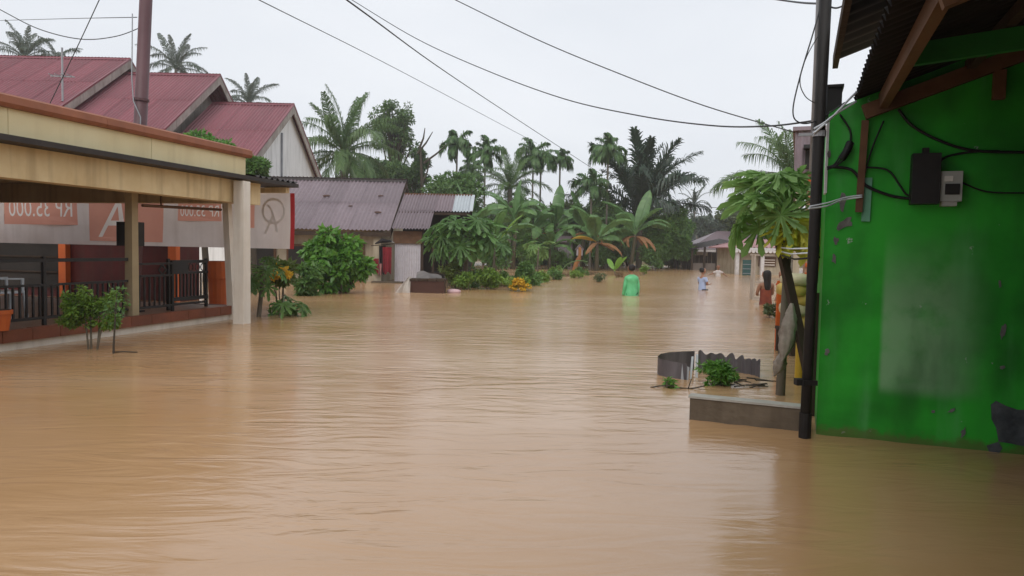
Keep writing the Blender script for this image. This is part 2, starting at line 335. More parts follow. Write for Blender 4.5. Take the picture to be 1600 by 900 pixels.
# ------------------------------------------------------------------ cream porch house on the left
A = onz(0, 550); Bp = onz(355, 500); _u = (Bp - A)[:2]; PRZ = math.atan2(_u[1], _u[0])
porch = thing('porch_house', 'cream porch house with terracotta capped parapet and black railing above the flood', 'house', (A[0], A[1], 0), PRZ)
_pu = np.array([math.cos(PRZ), math.sin(PRZ), 0]); _pt = np.array([-math.sin(PRZ), math.cos(PRZ), 0])
def PL(w):                                   # world -> porch frame (s along the street, t inwards)
    d = np.array(w) - A; return (float(d @ _pu), float(d @ _pt), float(w[2]))
S0, S1 = -6.0, 4.40                          # floor slab
part('plinth', MB().box(S0, S1, 0.0, 7.2, -0.9, 0.10), WHITEC, porch, False)
part('floor', MB().box(S0, S1 - .01, 0.05, 7.2, 0.10, 0.235), FLOORT, porch, False)
ts = 0.40; k = 0; s = S0
while s < S1 - 0.01:                         # terracotta nosing tiles along the floor edge
    e = min(s + ts - .008, S1); part('edge_tile', MB().box(s, e, -0.045, 0.055, 0.098, 0.245 + R.uniform(-.002, .002)), TERRA, porch, False); s += ts
part('edge_tile', MB().box(S1 - .005, S1 + .06, -0.045, 5.0, 0.098, 0.243), TERRA, porch, False)
TC = -0.5
def column(s, t, w, z0, z1, mat=WHITEC, lean=(0, 0)):
    mb = MB(); h = w / 2
    mb.add([(s-h,t-h,z0),(s+h,t-h,z0),(s+h,t+h,z0),(s-h,t+h,z0),(s-h*.92+lean[0],t-h*.92+lean[1],z1),(s+h*.92+lean[0],t-h*.92+lean[1],z1),(s+h*.92+lean[0],t+h*.92+lean[1],z1),(s-h*.92+lean[0],t+h*.92+lean[1],z1)],
           [(0,3,2,1),(4,5,6,7),(0,1,5,4),(1,2,6,5),(2,3,7,6),(3,0,4,7)])
    return part('column', mb, mat, porch, False)
c0 = PL(onz(375, 506)); column(c0[0] + .05, c0[1], 0.20, -0.9, 2.32)
column(4.36, -0.02, 0.12, 0.0, 2.05, lean=(-.02, .10))
i0 = 2.236; column(i0, 0.16, 0.13, 0.235, 2.05, SHADEW)  # inner column darker: porch shade painted into its colour
column(-2.6, 0.16, 0.17, 0.235, 2.05)
part('beam', MB().box(S0, 4.6, TC + .10, TC + .36, 1.98, 2.345), CREAMB, porch, False)
part('cross_beam', MB().box(4.36, 4.6, TC + .36, 7.0, 2.0, 2.345), CREAMB, porch, False)
part('inner_beam', MB().box(S0, 4.36, 0.05, 0.27, 2.05, 2.34), CREAMB, porch, False)
part('ceiling', MB().box(S0, 4.7, TC + .37, 7.2, 2.348, 2.39), SHADEW, porch, False)
# parapet band: cream panels with drip joints, capped in terracotta
for (a, b_) in [(S0, -3.0), (-2.99, -0.3), (-0.292, 1.86), (1.868, 4.02)]:
    part('parapet_panel', MB().box(a, b_, TC, TC + .12, 2.42, 2.72), CREAM, porch, False)
part('parapet_return', MB().box(3.90, 4.02, TC + .121, 6.8, 2.42, 2.72), CREAM, porch, False)
for (a, b_) in [(S0, -2.2), (-2.195, 1.0), (1.005, 4.09)]:
    mb = MB().prism([(a, TC-.06, 2.722), (a, TC-.09, 2.76), (a, TC-.075, 2.84), (a, TC-.02, 2.868), (a, TC+.15, 2.868), (a, TC+.17, 2.722)], (b_ - a, 0, 0))
    part('parapet_cap', mb, TERRAC, porch, False)
part('parapet_cap', MB().box(3.86, 4.085, TC + .171, 6.9, 2.722, 2.86), TERRAC, porch, False)
part('roof_slab', MB().box(S0, 3.9, TC + .12, 7.2, 2.44, 2.5), CONC, porch, False)
part('eave_edge', MB().box(S0, 5.45, TC - .14, TC + .5, 2.352, 2.416), DARKZ, porch, False)
roof_plane(porch, (4.10, TC - .12, 2.425), (1, 0, 0), (0, 1, .12), 1.36, 5.5, DARKZ, 2, 1)
part('eave_beam', MB().box(5.28, 5.40, TC + .02, 7.2, 2.25, 2.345), CREAMB, porch, False)
part('rear_wall', MB().box(S0, 4.3, 7.0, 7.2, 0.23, 2.35), SHADEW, porch, False)
part('side_wall', MB().box(S0, S0 + .15, 0.05, 7.0, 0.23, 2.35), SHADEW, porch, False)
p = [PL(onplane(x, y, A + _pu*2.4 + _pt*0.05, _pt)) for x, y in [(212, 322), (360, 323)]]
part('pipe', MB().tube([(i0 + .05, .02, 1.83), (4.1, .02, 1.87)], 0.022, 6), BROWNW, porch, False)
part('pipe_hanger', MB().bar((i0 + .45, .03, 1.83), (i0 + .45, .03, 2.06), .02, .02), BROWNW, porch, False)
# railing > rails and pickets
def railing(s0, s1, t, zs, step, name='railing', post=()):
    z, h = zs[-1]; ro = part(name, MB().box(s0, s1, t - .018, t + .018, z - h/2, z + h/2), IRON, porch, False)
    for z, h in zs[:-1]: part('rail', MB().box(s0, s1, t - .018, t + .018, z - h/2, z + h/2), IRON, ro, False)
    for s in post: part('post', MB().box(s-.02, s+.02, t-.02, t+.02, .235, zs[-1][0] + .05), IRON, ro, False)
    me = MB().box(-.011, .011, -.011, .011, zs[0][0] + zs[0][1]/2, zs[-2][0] - zs[-2][1]/2).mesh('picket')
    s = s0 + step / 2
    while s < s1 - .02:
        o = shared('picket', me, IRON, ro, Matrix.Translation((s, t, 0))); s += step
    return ro
railing(S0 + .2, i0 - .09, 0.16, [(.33, .035), (.74, .03), (1.05, .045)], .092, post=(S0 + .25, -3.0, -0.9, .75))
rb = railing(i0 + .09, 3.1, 0.16, [(.33, .035), (.80, .03), (.98, .03)], .105, post=(3.08,))
part('diamond', MB().bar((2.86, .16, .81), (2.94, .16, .885), .02, .018).bar((2.94, .16, .885), (2.86, .16, .965), .02, .018).bar((2.86, .16, .965), (2.78, .16, .885), .02, .018).bar((2.78, .16, .885), (2.86, .16, .81), .02, .018), IRON, rb, False)
gt = railing(3.14, 4.12, 0.30, [(.40, .06), (.82, .035), (1.0, .05)], .085, 'gate', post=(3.16, 4.08))
part('gate_panel', MB().box(3.2, 3.62, .285, .297, .835, .98), IRON, gt, False)
for sx in (3.7, 3.86, 4.0): part('scroll', MB().tube([(sx + .055*math.cos(a), .3, .905 + .06*math.sin(a)) for a in np.linspace(0, 2*math.pi, 11)], .009, 5), IRON, gt, False)
part('lower_bar', MB().box(3.16, 4.1, .285, .315, .30, .335), IRON, gt, False)

# ------------------------------------------------------------------ banner (seen from behind, so its print is mirrored)
def text_curve(txt):
    cu = bpy.data.curves.new('tmp', 'FONT'); cu.body = txt; cu.resolution_u = 3
    ob = bpy.data.objects.new('tmp', cu); COL.objects.link(ob)
    bpy.ops.object.select_all(action='DESELECT'); ob.select_set(True); bpy.context.view_layer.objects.active = ob
    bpy.ops.object.convert(target='CURVE'); return bpy.context.view_layer.objects.active
def curve_mb(ob):
    bpy.context.view_layer.update(); me = bpy.data.meshes.new_from_object(ob.evaluated_get(bpy.context.evaluated_depsgraph_get()))
    mb = MB(); mb.v = [tuple(v.co) for v in me.vertices]; mb.f = [tuple(q.vertices) for q in me.polygons]; bpy.data.meshes.remove(me); return mb
BS = 5.41
bpos = A + _pu * BS + _pt * TC
banner = thing('banner', 'long weathered sale banner hung along the far porch eave, price print mirrored from behind', 'banner', (bpos[0], bpos[1], 1.25), PRZ)
BANW = pm('dirty_banner_cloth', (0.80, 0.72, 0.69), (0.70, 0.62, 0.58), 1.5, 0.8, 0.05, 10, streak=0.3, dirt=(0.45, 0.36, 0.32), trans=0.6)
BANO = pm('faded_orange_print', (0.76, 0.38, 0.29), (0.70, 0.33, 0.25), 1.5, 0.8, 0.05, 10, trans=0.6)
BANR = pm('red_banner_border', (0.50, 0.035, 0.04), (0.40, 0.03, 0.035), 2, 0.7, 0.05, 10, trans=0.3)
BANL = pm('pale_print', (0.92, 0.88, 0.84), (0.86, 0.81, 0.77), 3, 0.8, 0.0, trans=0.6)
BANG = pm('grey_logo_print', (0.93, 0.88, 0.85), (0.86, 0.80, 0.77), 3, .8, 0)
def wob(t, z): return 0.03*math.sin(t*1.9) + 0.018*math.sin(z*3.1 + t*4.3)
def BT(px, py):
    w = onplane(px, py, bpos, _pu); d = w - bpos; return float(d @ _pt), float(w[2] - 1.25)
HOLES = []                                    # the print is one layer of cloth: panels and letters sit in holes, nothing overlaps
def rect_tz(x0, y0, x1, y1):
    (ta, za), (tb, zb) = BT(x0, y1), BT(x1, y0); r = (min(ta, tb), min(za, zb), max(ta, tb), max(za, zb)); HOLES.append(r); return r
def wobbled(vs): return [(wob(t, z), t, z) for t, z in vs]
def plain_panel(name, mat, x0, y0, x1, y1):
    t0, z0, t1, z1 = rect_tz(x0, y0, x1, y1); part(name, MB().grid(lambda u, v: (wob(t0+(t1-t0)*u, z0+(z1-z0)*v), t0+(t1-t0)*u, z0+(z1-z0)*v), 8, 4), mat, banner, False, True)
def print_panel(name, panel, txt, box, shear=0.0):
    """orange panel with mirrored pale lettering let into it"""
    t0, z0, t1, z1 = rect_tz(*panel); (ta, za), (tb, zb) = BT(box[0], box[3]), BT(box[2], box[1]); lt0, lt1 = min(ta, tb), max(ta, tb)
    ob = text_curve(txt); lm = curve_mb(ob); xs_ = [v[0] for v in lm.v]; ys_ = [v[1] for v in lm.v]; mx_, my_ = min(xs_), min(ys_); w = max(xs_) - mx_; h = max(ys_) - my_
    def tz(x, y):                            # reading direction is reversed because the street sees the back of the cloth
        u = (x - mx_)/w; v_ = (y - my_)/h; return lt0 + (lt1 - lt0)*u - shear*v_, za + (zb - za)*v_
    sp2 = ob.data.splines.new('POLY'); sp2.points.add(3)
    inv = lambda t, z: (mx_ + w*(t - lt0)/(lt1 - lt0), my_ + h*(z - za)/(zb - za))
    for pt, (t, z) in zip(sp2.points, [(t0, z0), (t1, z0), (t1, z1), (t0, z1)]): x, y = inv(t + shear*(z - za)/(zb - za), z); pt.co = (x, y, 0, 1)
    sp2.use_cyclic_u = True; ob.data.dimensions = '2D'; ob.data.fill_mode = 'BOTH'; pmb = curve_mb(ob)
    pmb.v = wobbled([tz(x, y) for x, y, _ in pmb.v]); lm.v = wobbled([tz(x, y) for x, y, _ in lm.v])
    pp = part(name, pmb, BANO, banner, False); part('lettering', lm, BANL, pp, False); bpy.data.objects.remove(ob)
print_panel('price_panel', (8, 303, 120, 350), 'RP 35.000', (16, 311, 113, 338))
print_panel('price_panel', (280, 305, 345, 345), 'RP 35.000', (284, 321, 341, 338))
print_panel('colour_panel', (138, 306, 206, 376), 'A', (152, 309, 196, 370), .16)
plain_panel('colour_panel', BANO, 216, 306, 256, 378); plain_panel('colour_panel', BANO, 386, 300, 397, 356)
ban_end = BT(460, 345)[0]; tb_ = BT(453, 345)[0]; HOLES.append((-.3, -1, tb_, 2))
part('border', MB().grid(lambda u, v: (wob(ban_end + (tb_-ban_end)*u, v*1.02 - .02), ban_end + (tb_-ban_end)*u, v*1.02 - .02), 2, 8), BANR, banner, False, True)
us = sorted(set([round(x, 4) for x in list(np.linspace(tb_, 7.6, 60)) + [q for h in HOLES for q in (h[0], h[2]) if tb_ <= q <= 7.6]])); vs_ = sorted(set([round(x, 4) for x in list(np.linspace(-.02, 1.0, 9)) + [min(1.0, max(-.02, q)) for h in HOLES[:-1] for q in (h[1], h[3])]]))
cl = MB()
for i in range(len(us) - 1):
    for j in range(len(vs_) - 1):
        tm, zm = (us[i] + us[i+1])/2, (vs_[j] + vs_[j+1])/2
        if us[i+1] - us[i] < 2e-4 or vs_[j+1] - vs_[j] < 2e-4 or any(h[0] < tm < h[2] and h[1] < zm < h[3] for h in HOLES): continue
        cl.add([(wob(t, z), t, z) for t, z in ((us[i], vs_[j]), (us[i+1], vs_[j]), (us[i+1], vs_[j+1]), (us[i], vs_[j+1]))], [(0, 1, 2, 3)])
part('cloth', cl, BANW, banner, False)
t_, z_ = BT(428, 330)
ring = lambda r0, r1, a0, a1: MB().grid(lambda u, v: (wob(t_, z_) - .03, t_ + (r0+(r1-r0)*v)*math.cos(a0+(a1-a0)*u), z_ + (r0+(r1-r0)*v)*math.sin(a0+(a1-a0)*u)), 24, 1)
part('logo_ring', ring(.20, .245, 0, 6.283), BANG, banner, False)
part('logo_stroke', MB().grid(lambda u, v: (wob(t_, z_) - .03, t_ + .12 - .22*u + .05*v, z_ + .12 - .5*u*u), 8, 1), BANG, banner, False)
part('logo_stroke', MB().grid(lambda u, v: (wob(t_, z_) - .031, t_ - .02 + .17*u + .05*v, z_ - .08 - .34*u), 6, 1), BANG, banner, False)

# ------------------------------------------------------------------ things on and beyond the porch
def ptw(s, t, z=0): return A + _pu*s + _pt*t + np.array([0, 0, z])
kw = ptw(7.3, 4.2); kiosk = thing('kiosk', 'maroon kiosk with orange posts standing behind the porch railing', 'kiosk', (kw[0], kw[1], -0.8), PRZ)
part('wall', MB().box(0, .1, -.8, 4.4, .5, 2.5), MAROON, kiosk, False)
part('base', MB().box(-.06, .1, -.8, 4.4, -.1, .5), HOUSEW, kiosk, False)
for t_k in (-.75, 2.2, 4.3): part('post', MB().box(-.16, -.02, t_k - .1, t_k + .1, -.1, 2.6), ORANGE, kiosk, False)
part('shutter', MB().box(-.05, -.005, 2.4, 4.15, 1.0, 2.35), DARKROOM, kiosk, False)
for z in (1.35, 1.7, 2.05): part('shutter_bar', MB().box(-.09, -.055, 2.4, 4.15, z, z + .035), DARKW, kiosk, False)
part('roof', MB().box(-.5, .8, -1.0, 4.7, 2.6, 2.68), DARKZ, kiosk, False)
part('side_wall', MB().box(.1, .7, 4.3, 4.4, -.1, 2.6), MAROON, kiosk, False); part('side_wall', MB().box(.1, .7, -.8, -.7, -.1, 2.6), MAROON, kiosk, False)
# plastic chair
ch = ptw(1.0, 1.1, .235); chair = thing('plastic_chair', 'white plastic chair standing behind the black porch railing', 'chair', ch, PRZ + 1.3)
part('seat', MB().box(-.2, .2, -.2, .2, .36, .39), WHITEP, chair, False)
bk = MB()
for x in (-.18, -.09, 0, .09, .18): bk.bar((x, .2, .37), (x*.9, .27, .72), .05, .018, (0, 1, 0))
bk.bar((-.19, .27, .73), (.19, .27, .73), .02, .07); part('backrest', bk, WHITEP, chair, False)
for x in (-.18, .18):
    for y in (-.18, .18): part('leg', MB().bar((x*1.1, y*1.1, 0), (x, y, .37), .035, .035), WHITEP, chair, False)
    part('armrest', MB().bar((x*1.12, -.16, .55), (x*1.1, .24, .56), .045, .02).bar((x*1.12, -.15, .37), (x*1.12, -.15, .55), .03, .03), WHITEP, chair, False)
# loudspeaker hung on the inner column
sp = ptw(i0 + .42, .55, 1.1); single('loudspeaker', MB().box(sp[0]-.15, sp[0]+.15, sp[1]-.12, sp[1]+.12, 1.24, 1.60).tube([(sp[0], sp[1]-.121, 1.4), (sp[0], sp[1]-.135, 1.4)], .1, 14).box(sp[0]-.03, sp[0]+.03, sp[1]-.03, sp[1]+.03, .235, 1.24).box(sp[0]-.14, sp[0]+.14, sp[1]-.14, sp[1]+.14, .235, .26), IRON, 'black loudspeaker on a stand behind the porch column under the banner', 'loudspeaker', (sp[0], sp[1], .235), smooth=False)
def pot(w, h, r, label):
    th = thing('flower_pot', label, 'pot', w); x, y, z = w
    part('pot_body', MB().tube([(x,y,z), (x,y,z+h*.8), (x,y,z+h*.8), (x,y,z+h)], [r*.7, r*.95, r*1.08, r*1.08], 14), ORANGE, th, smooth=False)
    part('soil', MB().tube([(x,y,z+h), (x,y,z+h+.005)], r*.9, 12), DARKW, th); return th
pot(tuple(ptw(.02, .0, .247)), .24, .11, 'orange flower pot on the porch edge at the left picture border')
pot(tuple(ptw(6.2, 1.6, -.8)), 1.75, .2, 'tall orange planter urn seen behind the porch gate')

# maroon steel utility pole behind the porch
pb = at(219, 200, 15.5); ptp = at(228, 0, 15.5); dirp = (ptp - pb) / (ptp - pb)[2]
pl0 = pb + dirp * (-.9 - pb[2]); pl1 = pb + dirp * (9.2 - pb[2])
upole = thing('utility_pole', 'maroon painted steel utility pole rising behind the cream parapet', 'utility pole', tuple(pl0))
part('shaft', MB().tube([pl0, pl0 + dirp*4.0, pl0 + dirp*4.02, pl1], [.150, .150, .130, .118], 16), POLEM, upole, smooth=True)
part('collar', MB().tube([pb + dirp*.55, pb + dirp*.60], .152, 14), POLEM, upole)
cw = [pb + dirp*.1 + np.array([.06, -.14, -.5]), pb + dirp*.1 + np.array([.08, -.15, .1]), pb + dirp*.1 + np.array([-.06, -.16, .42]), pb + dirp*.1 + np.array([-.12, -.1, .9]), pb + dirp*.1 + np.array([-.10, -.1, 2.2])]
part('cable', MB().tube(cw, .013, 6), GALV, upole, smooth=True)

# ------------------------------------------------------------------ red roofed row houses
def red_house(name, label, apex_px, x_left, eave_dz, gable_mat, vent):
    Yr = 37.0; ap = at(*apex_px, Yr); xr, zr = ap[0], ap[2]; half = 5.9; ze = zr - eave_dz
    h = thing(name, label, 'house', ((xr + x_left)/2, Yr, -0.8), group='red roofed row houses')
    L = h.location; lx0, lx1 = x_left - L.x, xr - L.x
    W_ = lx1 - lx0; zl = lambda z: z + .8
    sl_ = math.hypot(half, eave_dz)
    cols = max(4, round(W_ / 0.85))
    roof_plane(h, (lx0, -half, zl(ze)), (1,0,0), (0, half, eave_dz), W_, sl_, REDROOF, cols, 2, pitch=.17, amp=.03)
    roof_plane(h, (lx1, half, zl(ze)), (-1,0,0), (0, -half, eave_dz), W_, sl_, REDROOF, cols, 2, pitch=.17, amp=.03)
    part('ridge_cap', MB().prism([(lx0, -.2, zl(zr) - .06), (lx0, 0, zl(zr) + .09), (lx0, .2, zl(zr) - .06), (lx0, 0, zl(zr) + .05)], (W_ + .03, 0, 0)), REDROOF, h, False)
    for sgn in (-1, 1):
        part('rake_board', MB().prism([(lx1 - .03, sgn*half, zl(ze) - .04), (lx1 - .03, 0, zl(zr) - .04), (lx1 - .03, 0, zl(zr) - .42), (lx1 - .03, sgn*half, zl(ze) - .42)], (.05, 0, 0)), FASCIA, h, False)
        part('rake_trim', MB().prism([(lx1 - .06, sgn*half, zl(ze) - .03), (lx1 - .06, 0, zl(zr) - .03), (lx1 - .06, 0, zl(zr) + .06), (lx1 - .06, sgn*half, zl(ze) + .06)], (.10, 0, 0)), REDROOF, h, False)
    wx = lx1 - vent; hw = half - .5; ze2 = ze + eave_dz * .5 / half - .12
    part('wall', MB().prism([(lx0, -hw, 0), (lx0, hw, 0), (lx0, hw, zl(ze2)), (lx0, 0, zl(zr) - .14), (lx0, -hw, zl(ze2))], (wx - lx0, 0, 0)), gable_mat, h, False)
    for k in (-1.2, 1.4): 
        part('drain_pipe', MB().tube([(wx + .05, k, zl(ze2) - 3), (wx + .05, k, zl(zr) - .9 - abs(k)*.55)], .05, 6), GALV, h, False) if gable_mat is WHITEW and k < 0 else None
    for yy in (-3.2, 2.6):
        fr = part('window', MB().box(wx - .02, wx + .05, yy - .6, yy + .6, 2.0, 3.2), FASCIA, h, False); part('pane', MB().box(wx + .051, wx + .06, yy - .5, yy + .5, 2.1, 3.1), DARKROOM, fr, False)
    return h, zr, xr, ze, half
H1 = red_house('row_house', 'leftmost and tallest of the red roofed row houses', (203, 93), -29.0, 3.55, HOUSEW, .9)
H2 = red_house('row_house', 'red roofed row house with dark open gable between its two neighbours', (344, 118), -19.4, 3.60, FASCIA, 1.0)
H3 = red_house('row_house', 'red roofed row house with white gable wall, nearest to the grey roof', (459, 164), -15.0, 3.45, WHITEW, .25)
# aerial on the first roof
an = at(98, 166, 31.9); zz = H1[1] - H1[3]
an[2] = H1[3] + (an[1] - (37 - H1[4])) / H1[4] * zz + .02
ant = thing('tv_aerial', 'thin grey television aerial on the leftmost red roof', 'aerial', tuple(an))
part('mast', MB().tube([an, an + np.array([0, 0, 2.25])], .045, 6), GALV, ant)
part('boom', MB().bar(an + np.array([-.5, 0, 1.05]), an + np.array([.45, .1, 1.05]), .05, .05), GALV, ant)
for q in (-.4, -.15, .1, .35): part('element', MB().bar(an + np.array([q, -.3, 1.08]), an + np.array([q, .3, 1.08]), .03, .03), GALV, ant)

# ------------------------------------------------------------------ grey roofed house with lean-to
dh = thing('grey_roof_house', 'low house under a mauve grey zinc roof with a lean-to', 'house', (-7.5, 30.8, -0.8))
Xr, Xl = -4.48, -10.6; Ye, Yr = 27.0, 31.0; ze, zr = 1.90, 4.08; LO = dh.location
def dl(x, y, z): return (x - LO.x, y - LO.y, z - LO.z)
roof_plane(dh, dl(Xl, Ye, ze), (1,0,0), (0, Yr-Ye, zr-ze), Xr - Xl, math.hypot(4, zr-ze), GREYROOF, 8, 2, pitch=.152, amp=.024)
roof_plane(dh, dl(Xr, 2*Yr-Ye, ze), (-1,0,0), (0, -(Yr-Ye), zr-ze), Xr - Xl, math.hypot(4, zr-ze), GREYROOF, 8, 2, pitch=.152, amp=.024)
RUST = pm('rust_patch', (0.10, 0.05, 0.035), (0.06, 0.03, 0.022), 6, 0.9, 0.2, 30)
part('ridge_cap', MB().prism([(Xl, Yr-.22, zr-.08), (Xl, Yr, zr+.07), (Xl, Yr+.22, zr-.08), (Xl, Yr, zr+.03)], (Xr - Xl + .02, 0, 0)), DARKZ, dh)
for (px, py, w) in [(510, 306, .16), (590, 332, .14), (595, 306, .12), (548, 322, .10)]:
    nrm = np.array([0, -(zr-ze), Yr-Ye]); nrm = nrm / np.linalg.norm(nrm); q = onplane(px, py, (0, Ye, ze + .045), nrm)
    up_ = np.array([0, Yr-Ye, zr-ze]); up_ /= np.linalg.norm(up_)
    poly = [q + np.array([1, 0, 0])*w*math.cos(a)*R.uniform(.6, 1.3) + up_*w*.5*math.sin(a)*R.uniform(.5, 1.3) for a in np.linspace(0, 5.5, 9)]
    part('rust_patch', MB().prism(poly, nrm*.012), RUST, dh)
wall_poly = [(Xr - .35, Ye+.55, -.8), (Xr - .35, 2*Yr-Ye-.55, -.8), (Xr - .35, 2*Yr-Ye-.55, ze+.1), (Xr - .35, Yr, zr-.2), (Xr - .35, Ye+.55, ze+.1)]
part('wall', MB().prism(wall_poly, (Xl + .35 - (Xr - .35), 0, 0)), HOUSEW, dh)
part('eave_board', MB().box(Xl, Xr, Ye+.04, Ye+.08, ze-.22, ze-.06), DARKW, dh)
part('rake_board', MB().prism([(Xr - .02, Ye, ze-.05), (Xr - .02, Yr, zr-.05), (Xr - .02, Yr, zr-.28), (Xr - .02, Ye, ze-.28)], (.04, 0, 0)), DARKW, dh)
part('rake_board', MB().prism([(Xr - .02, 2*Yr-Ye, ze-.05), (Xr - .02, Yr, zr-.05), (Xr - .02, Yr, zr-.28), (Xr - .02, 2*Yr-Ye, ze-.28)], (.04, 0, 0)), DARKW, dh)
dr = part('door', MB().box(-6.35, -5.5, 27.48, 27.54, -.8, 1.45), BROWNW, dh); part('door_handle', MB().box(-5.64, -5.58, 27.43, 27.48, .1, .22), GALV, dr)
for q in (-9.3, -7.9):
    fr = part('window', MB().box(q-.5, q+.5, 27.47, 27.54, .3, 1.35), BROWNW, dh); part('pane', MB().box(q-.42, q+.42, 27.455, 27.47, .38, 1.27), DARKROOM, fr)
part('corner_pillar', MB().box(-5.12, -4.84, 27.2, 27.49, -.8, 1.75), HOUSEW, dh)
part('step', MB().box(-5.1, -4.0, 26.7, 27.19, -.8, .05), CONC, dh)
# lean-to
lz0, lz1, ly0, ly1 = 1.98, 3.42, 27.0, 30.0; lx0, lx1 = -4.42, -1.66
roof_plane(dh, dl(lx0, ly0, lz0), (1,0,0), (0, ly1-ly0, lz1-lz0), lx1 - lx0, math.hypot(3, lz1-lz0), GREYROOF, 4, 2, pitch=.115, amp=.030, mats={(3, 1): PALEROOF}, skip=((2, 0), (3, 0)))
part('roof_strip', MB().bar((-1.63, 28.5, 2.74), (-1.63, 30.0, 3.46), .12, .03), PALEROOF, dh)
part('verge_board', MB().prism([(lx0, 30.02, 3.36), (lx1, 30.02, 3.36), (lx1, 30.02, 3.50), (lx0, 30.02, 3.50)], (0, .04, 0)), BROWNW, dh)
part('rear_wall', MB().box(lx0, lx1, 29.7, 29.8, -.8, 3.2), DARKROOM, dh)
part('lintel_board', MB().box(-4.42, -3.36, 27.3, 27.36, 1.45, 1.9), BROWNW, dh)
shp = corr_mesh('wall_sheet', .95, 2.25, .085, .012); pm_ = pm('pale_wall_sheet', (0.50, 0.47, 0.50), (0.42, 0.39, 0.42), 2, .6, .05, 20, streak=.3, dirt=(.25,.2,.17))
shared('wall_sheet', shp, pm_, dh, basis(dl(-4.36, 27.38, -.8), (1,0,0), (0,0,1), (0,-1,0)))
for x in (-3.35, -2.95, -1.75): part('post', MB().bar((x, 27.4, -.8), (x, 27.4, 2.15 if x < -3 else 1.9), .09, .09), DARKW, dh)
part('purlin', MB().bar((lx0, 28.45, 2.62), (lx1, 28.45, 2.62), .07, .09), DARKW, dh)
part('shelf', MB().box(-3.3, -1.8, 28.2, 28.7, .3, .36), DARKW, dh)
# laundry hung between the house and the lean-to
def cloth(p0, p1, drop, waves, amp, taper=0.0, seed=0):
    p0 = np.array(p0); p1 = np.array(p1); rr = random.Random(seed); ph = rr.uniform(0, 6)
    def fn(u, v):
        c = .5 + (u - .5) * (1 - taper*v); q = p0 + (p1-p0)*c + np.array([0, amp*math.sin(u*waves*6.28+ph)*(0.3+v), -drop*v*(1+.06*math.sin(u*9+ph))]); return q
    return MB().grid(fn, 14, 6)
REDC = pm('dark_red_cloth', (0.24, 0.020, 0.030), (0.15, 0.012, 0.02), 4, .9, .1, 30); DKC = pm('black_cloth', (0.02, 0.018, 0.02), None, 4, .9, .1, 30); PINKC = pm('pink_cloth', (0.55, 0.25, 0.24), None, 4, .9, .1, 30)
for i, (px0, px1, py, dp, m_, lb, nm) in enumerate([(598, 612, 386, .95, REDC, 'dark red garment hanging from the wall by the pale sheet door', 'garment'), (583, 592, 404, .55, REDC, 'small red garment hanging left of the dark red one', 'garment'), (588, 597, 412, .4, PINKC, 'pink towel hanging low beside the cream pillar', 'towel'), (592, 603, 384, 1.0, DKC, 'black garment hanging behind the dark red one', 'garment')]):
    y = 26.95 + .06*i; a = at(px0, py, y); b_ = at(px1, py, y)
    o = single(nm, cloth(a, b_, dp, 1.5 + .4*i, .05, .15, i), m_, lb, 'clothing', (a + b_)/2 - np.array([0, 0, dp]))
a = at(580, 384, 27.0); b_ = at(615, 381, 27.0); single('clothes_pole', MB().bar(a, b_, .03, .03), DARKW, 'thin dark pole carrying the laundry by the lean-to', 'pole', a)
a = at(586, 380, 26.9); um = thing('umbrella', 'folded black umbrella on the laundry pole under the eave', 'umbrella', tuple(a))
part('canopy', MB().tube([at(586, 381, 26.9), at(597, 376, 26.9), at(612, 377, 26.9)], [.02, .085, .03], 8), DKC, um); part('shaft', MB().tube([at(610, 377, 26.9), at(616, 379, 26.9)], .012, 5), GALV, um)
# half sunk things in front of the lean-to
q = onz(641, 457); y0 = q[1]
chest = thing('wooden_chest', 'dark brown wooden chest half sunk in front of the lean-to', 'chest', (q[0] + .48, y0 + .3, -.8))
part('body', MB().box(q[0], q[0] + .98, y0, y0 + .6, -.8, .34), pm('dark_brown_chest', (0.075, 0.030, 0.020), (0.05, 0.02, 0.014), 4, .5, .2, 15, stretch=(.3, 1, 1)), chest)
for k in range(4): part('plank', MB().box(q[0] - .02 + k*.26, q[0] + .225 + k*.26, y0 - .03, y0 + .62, .342, .40 + R.uniform(-.012, .012)), DARKW, chest)
tp0, tp1, tp2 = at(617, 457, y0 - .2), at(640, 457, y0 - .15), at(641, 432, y0 + .1); tp0[2] = -.02; tp1[2] = -.02
TARP = pm('dirty_white_tarp', (0.55, 0.50, 0.46), (0.42, 0.37, 0.32), 3, .7, .2, 12, streak=.3, dirt=(.25, .18, .12)); GREYT = pm('grey_tarp', (0.22, 0.20, 0.19), (0.15, 0.135, 0.13), 3, .7, .2, 12)
single('tarpaulin', MB().grid(lambda u, v: (tp0*(1-u)+tp1*u)*(1-v) + (tp2 + (tp1-tp0)*.15*(u-.5))*v + np.array([0, -.05*math.sin(u*9+v*3) - .08*math.sin(v*3.1), 0]), 12, 8), TARP, 'white tarpaulin slumped against the sunken brown chest', 'tarpaulin', tp0)
g0, g1, g2, g3 = at(648, 436, 25.5), at(694, 436, 25.5), at(690, 428, 26.9), at(652, 423, 26.9); g0[2] = g1[2] = -.03
single('tarpaulin', MB().grid(lambda u, v: (g0*(1-u)+g1*u)*(1-v) + (g3*(1-u)+g2*u)*v + np.array([0, .06*math.sin(u*13+v*5), .03*math.sin(u*9+v*6) - .25*v*(u-.4)**2]), 20, 10), GREYT, 'grey tarpaulin spread at the foot of the lean-to posts', 'tarpaulin', g0)
q = onz(709, 457); single('floating_bag', MB().lump((q[0], q[1], .03), (.21, .14, .075), 14, 8, .12, .9, 3), pm('pink_bag', (0.62, 0.42, 0.44), None, 4, .5, .1, 20), 'pinkish plastic bag floating right of the brown chest', 'bag', (q[0], q[1], -.02))
